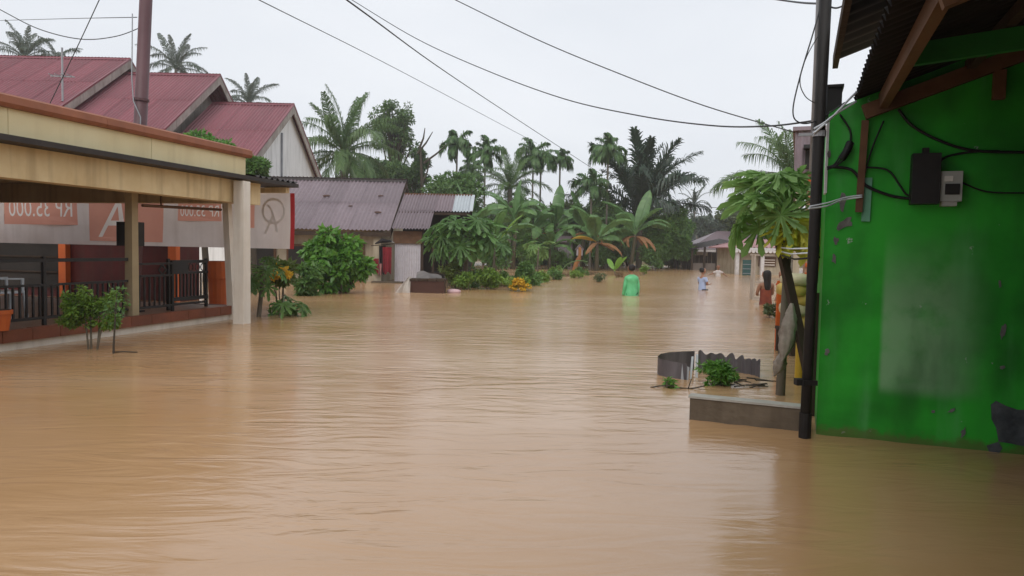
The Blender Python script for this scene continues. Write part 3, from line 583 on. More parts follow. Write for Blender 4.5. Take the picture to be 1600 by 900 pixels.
q = onz(606, 441); single('floating_mat', MB().box(q[0]-.3, q[0]+.3, q[1]-.1, q[1]+.1, -.03, .03), HOUSEW, 'pale plank floating at the step of the grey roofed house', 'plank', (q[0], q[1], -.03), smooth=False)
# ------------------------------------------------------------------ green house on the right
GC = onz(1275, 678); GRZ = math.radians(-21.1)
gh = thing('green_house', 'bright green plastered house with a low corrugated porch roof on the right', 'house', (GC[0], GC[1], 0), GRZ)
_ge = np.array([math.cos(GRZ), math.sin(GRZ), 0]); _gn = np.array([-math.sin(GRZ), math.cos(GRZ), 0])    # along the wall, away from the street view
def GW(px, py, y=0.0):
    w = onplane(px, py, GC + _gn*y, _gn); d = w - GC; return float(d @ _ge), float(w[2])
gm = bpy.data.materials.new('green_wall_paint'); gm.use_nodes = True; t = gm.node_tree; N = t.nodes; Lk = t.links; b = N['Principled BSDF']
tc = N.new('ShaderNodeTexCoord'); nz = N.new('ShaderNodeTexNoise'); nz.inputs['Scale'].default_value = 1.6; nz.inputs['Detail'].default_value = 8; Lk.new(tc.outputs['Object'], nz.inputs['Vector'])
rp = N.new('ShaderNodeValToRGB'); rp.color_ramp.elements[0].position = .38; rp.color_ramp.elements[1].position = .62
rp.color_ramp.elements[0].color = (0.010, 0.205, 0.012, 1); rp.color_ramp.elements[1].color = (0.026, 0.40, 0.026, 1); Lk.new(nz.outputs['Fac'], rp.inputs[0])
# paler milky green patch with a straight left edge
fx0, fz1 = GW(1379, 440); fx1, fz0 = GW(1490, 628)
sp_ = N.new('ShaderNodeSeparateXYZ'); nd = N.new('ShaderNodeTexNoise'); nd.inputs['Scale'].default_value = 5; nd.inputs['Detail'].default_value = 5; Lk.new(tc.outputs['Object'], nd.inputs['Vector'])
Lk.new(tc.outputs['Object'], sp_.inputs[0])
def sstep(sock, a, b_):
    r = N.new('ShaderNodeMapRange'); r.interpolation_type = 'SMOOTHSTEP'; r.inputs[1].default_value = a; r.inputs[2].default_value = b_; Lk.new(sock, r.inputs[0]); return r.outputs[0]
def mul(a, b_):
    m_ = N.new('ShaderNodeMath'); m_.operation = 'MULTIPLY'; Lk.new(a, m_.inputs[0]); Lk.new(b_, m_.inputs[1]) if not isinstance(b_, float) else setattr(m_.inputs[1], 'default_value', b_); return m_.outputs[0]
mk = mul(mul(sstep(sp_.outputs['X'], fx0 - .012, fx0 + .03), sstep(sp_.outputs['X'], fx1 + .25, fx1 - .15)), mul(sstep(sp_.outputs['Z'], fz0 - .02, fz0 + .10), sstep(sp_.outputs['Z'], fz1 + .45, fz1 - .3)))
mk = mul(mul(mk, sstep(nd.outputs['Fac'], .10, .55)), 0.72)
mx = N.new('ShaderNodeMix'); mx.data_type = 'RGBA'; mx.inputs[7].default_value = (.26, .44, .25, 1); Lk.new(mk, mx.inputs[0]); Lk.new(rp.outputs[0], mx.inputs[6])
# flaked chips and stains
nf = N.new('ShaderNodeTexNoise'); nf.inputs['Scale'].default_value = 9; nf.inputs['Detail'].default_value = 6; nf.inputs['Roughness'].default_value = .7; Lk.new(tc.outputs['Object'], nf.inputs['Vector'])
fl = sstep(nf.outputs['Fac'], .665, .68); m3 = N.new('ShaderNodeMix'); m3.data_type = 'RGBA'; m3.inputs[7].default_value = (.35, .42, .36, 1); Lk.new(fl, m3.inputs[0]); Lk.new(mx.outputs[2], m3.inputs[6])
ms_ = N.new('ShaderNodeMapping'); ms_.inputs['Scale'].default_value = (2.0, 2.0, .7); Lk.new(tc.outputs['Object'], ms_.inputs[0]); ns_ = N.new('ShaderNodeTexNoise'); ns_.inputs['Scale'].default_value = 1.4; ns_.inputs['Detail'].default_value = 6; Lk.new(ms_.outputs[0], ns_.inputs['Vector'])
m4 = N.new('ShaderNodeMix'); m4.data_type = 'RGBA'; m4.inputs[7].default_value = (.005, .06, .006, 1); Lk.new(mul(sstep(ns_.outputs['Fac'], .48, .75), 0.55), m4.inputs[0]); Lk.new(m3.outputs[2], m4.inputs[6])
# pale vertical runs and a thin mud line left by the water
m7 = N.new('ShaderNodeMapping'); m7.inputs['Scale'].default_value = (4, 4, .6); m7.inputs['Location'].default_value = (3, 1, 2); Lk.new(tc.outputs['Object'], m7.inputs[0]); n7 = N.new('ShaderNodeTexNoise'); n7.inputs['Scale'].default_value = 1.0; n7.inputs['Detail'].default_value = 7; Lk.new(m7.outputs[0], n7.inputs['Vector'])
m8 = N.new('ShaderNodeMix'); m8.data_type = 'RGBA'; m8.inputs[7].default_value = (.13, .42, .15, 1); Lk.new(mul(sstep(n7.outputs['Fac'], .52, .74), 0.4), m8.inputs[0]); Lk.new(m4.outputs[2], m8.inputs[6])
zz_ = N.new('ShaderNodeMath'); zz_.operation = 'MULTIPLY_ADD'; zz_.inputs[1].default_value = -.22; Lk.new(nf.outputs['Fac'], zz_.inputs[0]); Lk.new(sp_.outputs['Z'], zz_.inputs[2])
m9 = N.new('ShaderNodeMix'); m9.data_type = 'RGBA'; m9.inputs[7].default_value = (.10, .10, .03, 1); Lk.new(mul(sstep(zz_.outputs[0], -.02, -.09), 0.7), m9.inputs[0]); Lk.new(m8.outputs[2], m9.inputs[6])
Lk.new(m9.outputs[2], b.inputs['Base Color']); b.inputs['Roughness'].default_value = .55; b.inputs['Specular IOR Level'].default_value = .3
bp = N.new('ShaderNodeBump'); bp.inputs['Strength'].default_value = .25; bp.inputs['Distance'].default_value = .02; n5 = N.new('ShaderNodeTexNoise'); n5.inputs['Scale'].default_value = 7; n5.inputs['Detail'].default_value = 8; Lk.new(tc.outputs['Object'], n5.inputs['Vector']); Lk.new(n5.outputs['Fac'], bp.inputs['Height']); Lk.new(bp.outputs[0], b.inputs['Normal'])
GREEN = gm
GREENB = pm('green_beam_paint', (0.02, 0.20, 0.03), (0.012, 0.13, 0.02), 3, .6, .15, 20)
EX, EZ, SLP = 0.17, 2.40, math.tan(math.radians(20))
rz_ = lambda x: EZ + (x - EX) * SLP
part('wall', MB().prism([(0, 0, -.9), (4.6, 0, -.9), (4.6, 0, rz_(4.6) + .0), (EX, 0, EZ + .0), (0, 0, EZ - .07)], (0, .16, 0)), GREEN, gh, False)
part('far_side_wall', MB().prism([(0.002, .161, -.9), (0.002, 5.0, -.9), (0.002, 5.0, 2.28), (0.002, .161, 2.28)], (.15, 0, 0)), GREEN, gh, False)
part('unseen_end_blocker', MB().box(.6, 1.455, -9.0, -8.86, -.9, 2.5), DARKROOM, gh, False)  # unseen wall added to keep low sky light off the green wall
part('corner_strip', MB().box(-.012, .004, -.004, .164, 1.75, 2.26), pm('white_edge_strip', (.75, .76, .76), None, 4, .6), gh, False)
part('unseen_side_blocker', MB().box(1.46, 1.6, -9.0, -0.001, -.9, 2.85), DARKROOM, gh, False)  # unseen wall, set close and dark to block light and green bounce
sl_ = 4.6 / math.cos(math.radians(20)); upv = (math.cos(math.radians(20)), 0, math.sin(math.radians(20)))  # porch roof lengthened out of view to shade the green wall
roof_plane(gh, (EX, 0.18, EZ + .03), (0, -1, 0), upv, 9.2, sl_, pm('near_black_zinc', (.022, .019, .018), (.014, .012, .011), 3, .7, .2, 30, spec=.2), 12, 2, pitch=.115, amp=.026)  # one even near-black zinc
# upper roof above, set back a little
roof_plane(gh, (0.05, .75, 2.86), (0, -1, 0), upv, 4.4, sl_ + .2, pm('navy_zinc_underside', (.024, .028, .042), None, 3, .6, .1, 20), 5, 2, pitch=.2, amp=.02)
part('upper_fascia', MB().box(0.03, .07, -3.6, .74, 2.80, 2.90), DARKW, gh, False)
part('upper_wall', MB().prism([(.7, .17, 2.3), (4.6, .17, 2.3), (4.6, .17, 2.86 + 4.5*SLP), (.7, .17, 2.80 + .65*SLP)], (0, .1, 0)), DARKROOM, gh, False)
# timbers under the porch roof
part('eave_purlin', MB().bar((.34, .12, rz_(.34) - .085), (.34, -9.0, rz_(.34) - .085), .055, .11), BROWNW, gh, False)
for x in (.85, 1.35): part('purlin', MB().bar((x, .1, rz_(x) - .06), (x, -9.0, rz_(x) - .06), .05, .07), DARKW, gh, False)
part('wall_rafter', MB().bar((.22, -.05, rz_(.22) - .115), (1.455, -.05, rz_(1.455) - .115), .06, .10), BROWNW, gh, False)
for y in (-1.05,): part('tie_beam', MB().bar((.37, y, 2.435), (1.455, y, 2.54), .05, .12), GREENB, gh, False)
for y in (-2.5, -4.0): part('rafter', MB().bar((.3, y, rz_(.3) - .15), (1.455, y, rz_(1.455) - .15), .05, .09), BROWNW, gh, False)
part('king_post', MB().bar((1.02, -.05, 2.35), (1.02, -.05, rz_(1.02) - .17), .07, .05), BROWNW, gh, False)
gx, gz = GW(1306, 160, .2); part('gutter_end', MB().box(gx-.10, gx+.04, .18, .34, gz-.11, gz+.11).box(gx-.12, gx+.05, .16, .36, gz+.105, gz+.125), IRON, gh, False)
# things fixed on the wall (parts of the house)
def patch(name, pts, mat, off=.004, th=.004):
    poly = [(GW(*q)[0], -off, GW(*q)[1]) for q in pts]; return part(name, MB().prism(poly[::-1], (0, -th, 0)), mat, gh, False)
PLAS = pm('bare_grey_plaster', (.17, .17, .155), (.10, .10, .095), 14, .9, .4, 40); DAMP = pm('blackened_plaster', (.035, .04, .045), (.10, .11, .115), 7, .85, .5, 25)
def blob(cx, cy, rx, ry, n=14, tilt=0.0, seed=0):
    rr = random.Random(seed); o = []
    for k in range(n):
        a = -2*math.pi*k/n; q = rr.uniform(.55, 1.25); x, y = rx*q*math.cos(a), ry*q*math.sin(a); o.append((cx + x*math.cos(tilt) - y*math.sin(tilt), cy + x*math.sin(tilt) + y*math.cos(tilt)))
    return o
for i, (cx, cy, rx, ry, tl) in enumerate([(1316, 314, 5, 17, .1), (1320, 350, 15, 8, -.5), (1306, 376, 4, 7, 0), (1303, 404, 4, 8, 0), (1296, 240, 3, 8, 0), (1292, 550, 4, 5, .3), (1567, 516, 4, 14, .2), (1458, 643, 4, 3, 0), (1487, 641, 6, 3, -.4), (1505, 676, 4, 9, .3), (1562, 444, 2, 7, 0), (1566, 574, 5, 3, 0)]):
    patch('bare_plaster', blob(cx, cy, rx, ry, 12, tl, i), PLAS)
patch('damp_patch', [(1548, 632), (1556, 626), (1572, 634), (1590, 640), (1606, 640), (1606, 698), (1575, 692), (1560, 690), (1556, 668), (1549, 655)], DAMP)
patch('damp_patch', [(1541, 696), (1560, 690), (1566, 700), (1560, 708), (1545, 705)], DAMP)
a, b_ = GW(1351, 190), GW(1341, 332); part('timber_batten', MB().bar((a[0], -.05, a[1]), (b_[0], -.04, b_[1]), .045, .03, (0, 1, 0)), BROWNW, gh, False)
a, b_ = GW(1356, 278), GW(1352, 346); part('plastic_strip', MB().bar((a[0], -.012, a[1]), (b_[0], -.012, b_[1]), .055, .014, (0, 1, 0)), pm('pale_green_plastic', (.16, .42, .27), None, 5, .5), gh, False)
x0, z1 = GW(1423, 243); x1, z0 = GW(1463, 320); part('fuse_box', MB().box(x0, x1, -.12, -.002, z0, z1).box(x0 + .06, x0 + .1, -.09, -.04, z1, z1 + .04), IRON, gh, False)
x0, z1 = GW(1467, 270); x1, z0 = GW(1498, 316); mt = part('electricity_meter', MB().box(x0, x1, -.10, -.002, z0, z1), pm('meter_case', (.40, .42, .40), (.33, .35, .33), 4, .5), gh, False)
mw = x1 - x0; part('meter_window', MB().box(x0 + mw*.2, x1 - mw*.12, -.108, -.101, z0 + (z1-z0)*.22, z0 + (z1-z0)*.58), IRON, mt, False)
part('meter_label', MB().box(x0 + mw*.15, x1 - mw*.45, -.106, -.1005, z0 + (z1-z0)*.66, z0 + (z1-z0)*.84), pm('paper_label', (.7, .7, .66), None, 5, .8), mt, False)
part('meter_base', MB().box(x0 + mw*.1, x1 - mw*.2, -.09, -.002, z0 - .03, z0 - .001), pm('meter_case', (.4, .42, .4)), mt, False)
def gcable(name, pts, r, mat, y=-.03, label=None):
    P = [(GW(px, py)[0], y - (q[0] if q else 0), GW(px, py)[1]) for px, py, *q in pts]; P = smooth_path(P); return part(name, MB().tube(P, r, 6), mat, gh, False, True, label)
def smooth_path(P, k=5):
    P = [np.array(p, float) for p in P]; out = []
    for i in range(len(P) - 1):
        p0, p1, p2, p3 = P[max(i-1, 0)], P[i], P[i+1], P[min(i+2, len(P)-1)]
        for j in range(k):
            t = j / k; out.append(.5*((2*p1) + (-p0+p2)*t + (2*p0-5*p1+4*p2-p3)*t*t + (-p0+3*p1-3*p2+p3)*t**3))
    return out + [P[-1]]
RUB = pm('black_rubber', (.010, .010, .011), None, 5, .5, 0)
gcable('wall_cable', [(1296, 262, .02), (1330, 266), (1352, 290), (1390, 306), (1424, 311)], .011, RUB)
gcable('wall_cable', [(1345, 262), (1385, 266), (1405, 290), (1415, 304), (1424, 306)], .007, RUB)
gcable('wall_cable', [(1403, 172), (1425, 198), (1470, 222), (1520, 236), (1600, 239), (1680, 240)], .010, RUB)
gcable('wall_cable', [(1464, 256), (1480, 245), (1520, 238), (1560, 237)], .008, RUB)
gcable('wall_cable', [(1380, 190), (1365, 225), (1355, 255), (1350, 275)], .006, RUB)
gcable('wall_cable', [(1312, 180), (1328, 205), (1328, 226)], .007, RUB)
gcable('wall_cable', [(1500, 285), (1540, 300), (1600, 302)], .006, RUB)
gcable('cable_splice', [(1328, 224, .01), (1322, 238, .03), (1314, 250, .02)], .028, RUB)
for dx in (-5, 0, 6): gcable('wall_cable', [(1318 + dx, 244, .03), (1306 + dx*.6, 258, .02), (1292, 264 + dx*.4, .02)], .006, RUB)
gcable('tie_rope', [(1262, 330, .3), (1290, 325, .2), (1315, 314, .06), (1346, 309, .04)], .006, WHITEP)
gcable('tie_rope', [(1264, 327, .3), (1292, 320, .2), (1320, 310, .06), (1346, 306, .04)], .005, WHITEP)

# black pole at the corner, with a thin grey conduit beside it
pb = onz(1257, 684); rp_ = thing('utility_pole', 'slim black steel pole in front of the green wall corner', 'utility pole', (pb[0], pb[1], -.9))
pt_ = at(1290, 0, pb[1]); dr_ = (pt_ - pb) / (pt_ - pb)[2]
part('shaft', MB().tube([pb - dr_*.9, pb + dr_*1.1, pb + dr_*1.12, pb + dr_*4.6], [.036, .036, .038, .042], 14), BLACKM, rp_, smooth=True)
part('sleeve', MB().tube([pb - dr_*.02, pb + dr_*.18], .042, 12), BLACKM, rp_)
q = pb + dr_*.40; part('bracket', MB().box(q[0]-.085, q[0]-.03, q[1]-.03, q[1]+.03, q[2]-.02, q[2]+.025).box(q[0]-.045, q[0]+.055, q[1]-.05, q[1]-.03, q[2]-.015, q[2]+.02), BLACKM, rp_)
q0, q1 = at(1271, 190, pb[1] + .08), at(1279, 0, pb[1] + .08); dq = (q1 - q0) / (q1 - q0)[2]
part('conduit', MB().tube([q0 - dq*.35, q0 + dq*2.4], .017, 8), GALV, rp_, smooth=True)
for z in (2.15, 3.4): q = pb + dr_*z; part('clamp', MB().tube([q - dr_*.02, q + dr_*.02], .047, 12).bar(q + np.array([-.12, .06, 0]), q, .02, .02), GALV, rp_)
q = pb + dr_*2.22; part('rope_wrap', MB().tube(smooth_path([q + np.array([-.05, -.03, -.07]), q + np.array([.0, -.06, -.02]), q + np.array([.08, -.03, .05]), q + np.array([.2, -.02, .18]), q + np.array([.3, .02, .27])]), .008, 6).tube(smooth_path([q + np.array([-.05, -.03, -.04]), q + np.array([.01, -.06, .0]), q + np.array([.09, -.03, .06]), q + np.array([.25, 0, .16])]), .007, 6), WHITEP, rp_, smooth=True)

# low concrete wall, zinc ring, plants in it come later
q0, q1 = onz(1077, 656), onz(1262, 675); dv = (q1 - q0) / np.linalg.norm(q1 - q0); nv_ = np.array([-dv[1], dv[0], 0]); ln = np.linalg.norm(q1 - q0)
lw = thing('low_wall', 'short wet concrete wall stub beside the black pole', 'wall', tuple(q0))
part('wall_body', MB().prism([q0 - np.array([0,0,.9]), q0 + dv*ln - np.array([0,0,.9]), q0 + dv*ln + np.array([0,0,.165]), q0 + np.array([0,0,.172])], nv_*.11), CONC, lw)
part('coping', MB().prism([q0 - dv*.012 - nv_*.01 + np.array([0,0,.174]), q0 + dv*ln - nv_*.01 + np.array([0,0,.167]), q0 + dv*ln - nv_*.01 + np.array([0,0,.183]), q0 - dv*.012 - nv_*.01 + np.array([0,0,.190])], nv_*.13), CONCT, lw)
rc = onz(1108, 590); rc = np.array([rc[0], rc[1] + .12, 0]); RING = thing('planter_ring', 'ring of dark corrugated zinc sheet fencing a drowned planter', 'planter', (rc[0], rc[1], -.8))
def ring_piece(a0, a1, rx, ry, top, ser, waves):
    def fn(u, v):
        a = a0 + (a1-a0)*u; k = 1 + .028*math.sin(u*waves*6.283); z = top + ser*math.sin(u*waves*6.283 + .7) + ser*.8*math.sin(u*37) - .05*u
        return (rx*k*math.cos(a), ry*k*math.sin(a), .8 + (-.35 + (z + .35)*v))
    return MB().grid(fn, int(waves*8), 3)
ZN = pm('blackened_zinc_ring', (.055, .048, .052), (.14, .125, .135), 5, .5, .15, 25, spec=.45, stretch=(1, 1, .2))
part('zinc_sheet', ring_piece(math.radians(95), math.radians(238), .52, .34, .215, .004, 1), ZN, RING, False, True)
part('zinc_sheet', ring_piece(math.radians(90), math.radians(-8), .56, .36, .20, .018, 8), ZN, RING, False, True)
part('zinc_flap', MB().grid(lambda u, v: (-.34 + .07*u + .02*v, -.26 - .03*u, .62 + .34*v - .03*u), 3, 2), GALV, RING, False)
part('stake', MB().bar((-.245, -.22, .4), (-.20, -.2, 1.03), .018, .018).bar((-.12, -.1, .4), (-.13, -.1, 1.04), .02, .02), WHITEP, RING, False)
# papaya prop: leaning beam, hanging sack, rack etc.
Yb = 6.55; a = at(1216, 368, 6.75); b_ = at(1258, 560, 6.3); dd = (b_ - a)/np.linalg.norm(b_ - a); b_ = b_ + dd*((b_[2] + .85)/-dd[2])
single('leaning_beam', MB().bar(a, b_, .075, .05), DARKW, 'black charred beam leaning from the papaya trunk to the pole foot', 'beam', b_, smooth=False)
SACK = pm('grey_plastic_sack', (.40, .35, .30), (.16, .125, .095), 5, .6, .35, 9, streak=.4, dirt=(.12, .08, .05)); YSACK = pm('yellow_sack', (.58, .44, .12), (.46, .33, .08), 4, .6, .3, 9, streak=.3, dirt=(.25, .15, .05)); CSACK = pm('cream_sack', (.62, .55, .38), (.5, .43, .27), 4, .6, .3, 9)
def hang_sack(top, bot, r, mat, label):
    top = np.array(top); bot = np.array(bot); n = 18; ts_ = np.linspace(0, 1, n); rr_ = [r*(.18 + .9*math.sin(math.pi*min(1, t*1.08))**.8*(.75 + .35*t)) for t in ts_]; mb = MB().tube([top + (bot-top)*t for t in ts_], rr_, 22)
    out = []
    for i, v in enumerate(mb.v):
        t = (i // 22)/(n - 1); a = 2*math.pi*(i % 22)/22; c = top + (bot-top)*t; k = 1 + .13*math.sin(a*5 + math.sin(t*3))*(1 - .6*t) + .15*math.sin(a*9 + t*11) + .10*math.sin(t*31 + a*3); out.append(tuple(c + (np.array(v) - c)*np.array([k, k*.8, 1]) + np.array([.012*math.sin(t*3), 0, 0])))
    mb.v = out; return single('hanging_sack', mb, mat, label, 'sack', bot)
hang_sack(at(1237, 474, 6.42), at(1221, 568, 6.36), .068, SACK, 'dirty grey plastic sack hung on the leaning beam')
hang_sack(at(1224, 548, 6.5), at(1209, 588, 6.5), .05, SACK, 'torn lower sack trailing towards the water under the leaning beam')
yb = 9.6
for i, (px, py, rx, rz2, m_, lb) in enumerate([(1243, 437, .18, .085, CSACK, 'pale cream sack on top of the sack pile by the pole'), (1238, 452, .19, .10, YSACK, 'yellow sack second from the top of the pile'), (1258, 466, .2, .11, YSACK, 'yellow sack slumped on the right of the pile behind the pole'), (1242, 482, .19, .11, CSACK, 'cream sack in the middle of the pile behind the pole'), (1252, 504, .22, .13, YSACK, 'lowest visible yellow sack of the pile by the green wall')]):
    q = at(px, py, yb + .05*i); single('sack', MB().lump(q, (rx, .2, rz2), 16, 10, .07, .75, 20 + i), m_, lb, 'sack', q - np.array([0, 0, rz2]))
q = at(1256, 520, 9.75); st = thing('sack_stand', 'dark timber stand carrying the sack pile behind the pole', 'stand', (q[0], q[1], -.8))
part('top', MB().box(q[0]-.28, q[0]+.4, q[1]-.3, q[1]+.3, q[2]+.02, q[2]+.06), DARKW, st)
for sx in (-.24, .36):
    for sy in (-.25, .25): part('leg', MB().bar((q[0]+sx, q[1]+sy, -.8), (q[0]+sx, q[1]+sy, q[2]+.02), .06, .06), DARKW, st)
part('back_board', MB().box(q[0]-.26, q[0]+.4, q[1]+.31, q[1]+.34, -.8, .95), ORANGE, st)
q = onz(1249, 600); single('yellow_post', MB().tube([(q[0], q[1], -.8), (q[0], q[1], .42), (q[0]+.003, q[1], .44)], [.05, .05, .035], 12), pm('yellow_pipe', (.58, .36, .03), (.48, .28, .02), 4, .5, .1, 20, streak=.4, dirt=(.2, .12, .03)), 'yellow plastic pipe standing in the water behind the black pole', 'pipe', (q[0], q[1], -.8))
q = onz(1271, 655); single('dark_strip', MB().bar((q[0]+.02, q[1]+.1, -.8), (q[0]+.05, q[1]+.16, 1.0), .085, .03, (0, 1, 0)), DARKW, 'dark strip leaning in the gap between black pole and green wall', 'plank', (q[0], q[1], -.8), smooth=False)  # thin dark leaning strip that fills the gap
# rack of poles by the bathing woman
fr0 = onz(1176, 469); rk = thing('pole_rack', 'pale timber rack of posts and rails beside the long haired woman', 'rack', (fr0[0], fr0[1], -.8)); y = fr0[1]
RKM = pm('pale_weathered_pole', (.42, .36, .30), (.30, .25, .20), 3, .85, .2, 15)
for (px, yo) in ((1176, 0), (1172.5, .5)): a = at(px, 469, y + yo); part('post', MB().bar((a[0], a[1], -.8), (a[0] + .02, a[1], 1.32), .055, .055), RKM, rk)
for py in (465, 441): a = at(1176, py, y); b_ = at(1204, py + .5, y); part('rail', MB().bar(a, b_, .045, .055), RKM, rk)
a = at(1203, 441, y); part('post', MB().bar((a[0], a[1] + .06, -.8), (a[0], a[1] + .06, .62), .05, .05), RKM, rk)
a = at(1173, 398, y); b_ = at(1210, 399, y + .3); part('rail', MB().bar(a, b_, .05, .05), RKM, rk)
# coil of blue rope and clothes lines
a = at(1232, 383, 6.7); cr = MB()
for k in range(5): cr.tube([a + np.array([.055*math.cos(q)*(1+.1*k), .01*k - .05, .035*math.sin(q)*(1+.12*k) + .004*k]) for q in np.linspace(0, 6.283, 17)], .008, 5)
a2 = at(1216, 384, 6.78)
single('rope_coil', cr, pm('blue_rope', (.015, .03, .09), None, 8, .7), 'dark blue rope coil tied at the papaya trunk top', 'rope', a - np.array([0, 0, .05]))
for i, (py, m_, lb) in enumerate([(386, WHITEP, 'white clothes line strung from papaya trunk to black pole'), (391, WHITEP, 'grey clothes line just under the white one'), (396, RUB, 'black cable strung lowest from papaya trunk to green wall')]):
    a = at(1212, py, 6.8); b_ = at(1266 if i < 2 else 1280, py + 2 + 2*i, 5.35); single('clothes_line', MB().tube([a, (a + b_)/2 - np.array([0, 0, .01 + .012*i]), b_], .006 if i < 2 else .008, 6), m_, lb, 'rope', a)

# ------------------------------------------------------------------ orange brick house with upper cladding behind the pole
oh = at(1243, 205, 12.0); ohs = thing('orange_house', 'orange brick house with mauve clad upper floor behind the black pole', 'house', (oh[0], 12.0, -.8), GRZ)
BRK = pm('orange_brick', (.52, .115, .03), (.40, .085, .02), 6, .8, .3, 20, rnd=.15); MORT = pm('brick_mortar', (.36, .22, .14), (.28, .16, .10), 5, .9, .3, 30)
zt = oh[2] + .8; zc = at(1248, 270, 12)[2] + .8
part('wall', MB().box(.22, 3.2, .06, 5, 0, zc + .02), MORT, ohs, False)
bme = MB().box(0, .21, 0, .03, 0, .062).mesh('brick'); z = .7; row = 0
while z < zc - .06:
    x = .22 - (.11 if row % 2 else 0)
    while x < 1.2:
        if x >= .21: shared('brick', bme, BRK, ohs, Matrix.Translation((x + .004, .032, z)))
        x += .225
    z += .076; row += 1
CLADM = pm('mauve_cladding', (.27, .215, .235), (.22, .17, .19), 2, .55, .08, 20, streak=.3); clad = corr_mesh('cladding_sheet', .62, zt - zc, .1, .014)
for k in range(5): shared('cladding_sheet', clad, CLADM, ohs, basis((k*.62, -.01, zc), (1, 0, 0), (0, 0, 1), (0, -1, 0)))
part('upper_wall', MB().box(.02, 3.2, .02, 5, zc + .021, zt - .02), CLADM, ohs, False)
wz1 = at(1258, 234, 11.9)[2] + .8; wz0 = at(1258, 264, 11.9)[2] + .8
wi = part('window', MB().box(.16, .95, -.08, -.03, wz0, wz1), DARKROOM, ohs, False); part('window_hood', MB().box(.13, 1.0, -.22, -.03, wz1 + .005, wz1 + .06), IRON, wi, False)
part('roof_trim', MB().box(-.04, 3.3, -.08, 5.1, zt, zt + .06), CLADM, ohs, False)
part('support_post', MB().box(.04, .14, .05, .15, 0, zc), HOUSEW, ohs, False)

# ------------------------------------------------------------------ far houses at the end of the street
PINKR = pm('faded_pink_roof', (.42, .22, .22), (.33, .17, .17), 1, .6, .1, 10); TRIM = pm('white_scallop_trim', (.66, .62, .60), None, 3, .7)
def far_house(name, label, x0, x1, Yf, depth, ze, zr, hipl, wm_, rm, base=-.5):
    h = thing(name, label, 'house', ((x0+x1)/2, Yf + depth/2, base)); ym = Yf + depth/2
    part('wall', MB().box(x0 + .5, x1 - .5, Yf + .5, Yf + depth - .5, base, ze + .1), wm_, h)
    cols = max(3, int((x1 - x0)/1.0)); L = math.hypot(depth/2, zr - ze)
    P = [(x0, Yf, ze), (x1, Yf, ze), (x1, ym, zr), (x0 + hipl, ym, zr)]
    nst = max(1, int((x1 - x0)/.25))
    def slope(a, b_, c, d): return MB().grid(lambda u, v: (np.array(a)*(1-u)+np.array(b_)*u)*(1-v) + (np.array(d)*(1-u)+np.array(c)*u)*v + np.array([0, 0, .03*math.cos(u*nst*6.283)]), nst*3, 2)
    part('roof', slope(*P), rm, h); part('roof', slope((x1, Yf+depth, ze), (x0, Yf+depth, ze), (x0+hipl, ym, zr), (x1, ym, zr)), rm, h)
    part('roof_hip', MB().add([(x0, Yf, ze), (x0 + hipl, ym, zr), (x0, Yf+depth, ze), (x0, Yf, ze-.06), (x0, Yf+depth, ze-.06)], [(0, 1, 2), (0, 2, 4, 3)]), rm, h)
    part('fascia', MB().box(x0, x1, Yf - .02, Yf + .02, ze - .22, ze - .03), TRIM, h)
    return h
a = at(1078, 389, 62); b_ = at(1240, 389, 62); zr_ = at(1130, 361, 65)[2]
fh = far_house('far_house', 'far low house with a broad grey hipped roof', a[0], b_[0], 62, 7, a[2], zr_, 3.2, HOUSEW, GREYROOF, .0)
for q in (2.2, 4.6): fr = part('window', MB().box(a[0]+q, a[0]+q+1, 62.44, 62.5, .6, 1.5), WHITEC, fh); part('pane', MB().box(a[0]+q+.1, a[0]+q+.9, 62.42, 62.44, .7, 1.4), DARKROOM, fr)
# open shed
a = at(1079, 390, 57); b_ = at(1141, 377, 57); sh = thing('open_shed', 'tumbledown open shed with sloping dark roof before the far grey house', 'shed', ((a[0]+b_[0])/2, 58, -.4))
part('roof', MB().grid(lambda u, v: (a[0] + (b_[0]-a[0])*u, 56.6 + 3.4*v, a[2] + (b_[2]-a[2])*u + .25*v + .03*math.cos(u*90)), 60, 2), DARKZ, sh)
for u in np.linspace(.03, .97, 4): x = a[0] + (b_[0]-a[0])*u; part('post', MB().bar((x, 56.8, -.4), (x, 56.8, a[2] + (b_[2]-a[2])*u), .14, .14), DARKW, sh)
for i in range(9):
    x = a[0] + (b_[0]-a[0])*(i + .5)/9; part('board', MB().box(x - .16, x + .15, 59.6, 59.65, -.4, 1.2 + R.uniform(-.1, .5)), DARKW, sh)
part('half_wall', MB().box(a[0] + .1, b_[0] - .1, 56.9, 56.96, -.4, .55), pm('grey_boards', (.17, .14, .12), None, 3, .9), sh)
# scalloped trim house
a = at(1146, 392, 47); b_ = at(1250, 392, 47); sc = far_house('trimmed_house', 'small pink roofed house with scalloped white eave trim at the street end', a[0], b_[0], 47, 6, a[2] + .25, at(1180, 374, 50)[2], 1.6, HOUSEW, PINKR, -.3)
sc_me = MB().tube([(0, -.03, 0), (0, .03, 0)], .13, 10).mesh('scallop'); x = a[0] + .15
while x < b_[0] - .1: shared('scallop', sc_me, TRIM, sc, Matrix.Translation((x - sc.location.x, 46.9 - sc.location.y, a[2] + .02 - sc.location.z))); x += .27
for x in (a[0] + .3, a[0] + 1.9, b_[0] - .3): part('column', MB().box(x-.11, x+.11, 47.05, 47.27, -.3, a[2] + .1), TRIM, sc)
q = at(1186, 404, 47.4); fr = part('window', MB().box(q[0], q[0] + 1.1, 47.42, 47.5, .55, 1.15), BROWNW, sc)
for z in (.62, .78, .94): part('louvre', MB().box(q[0] + .08, q[0] + 1.02, 47.38, 47.42, z, z + .05), WHITEC, fr)
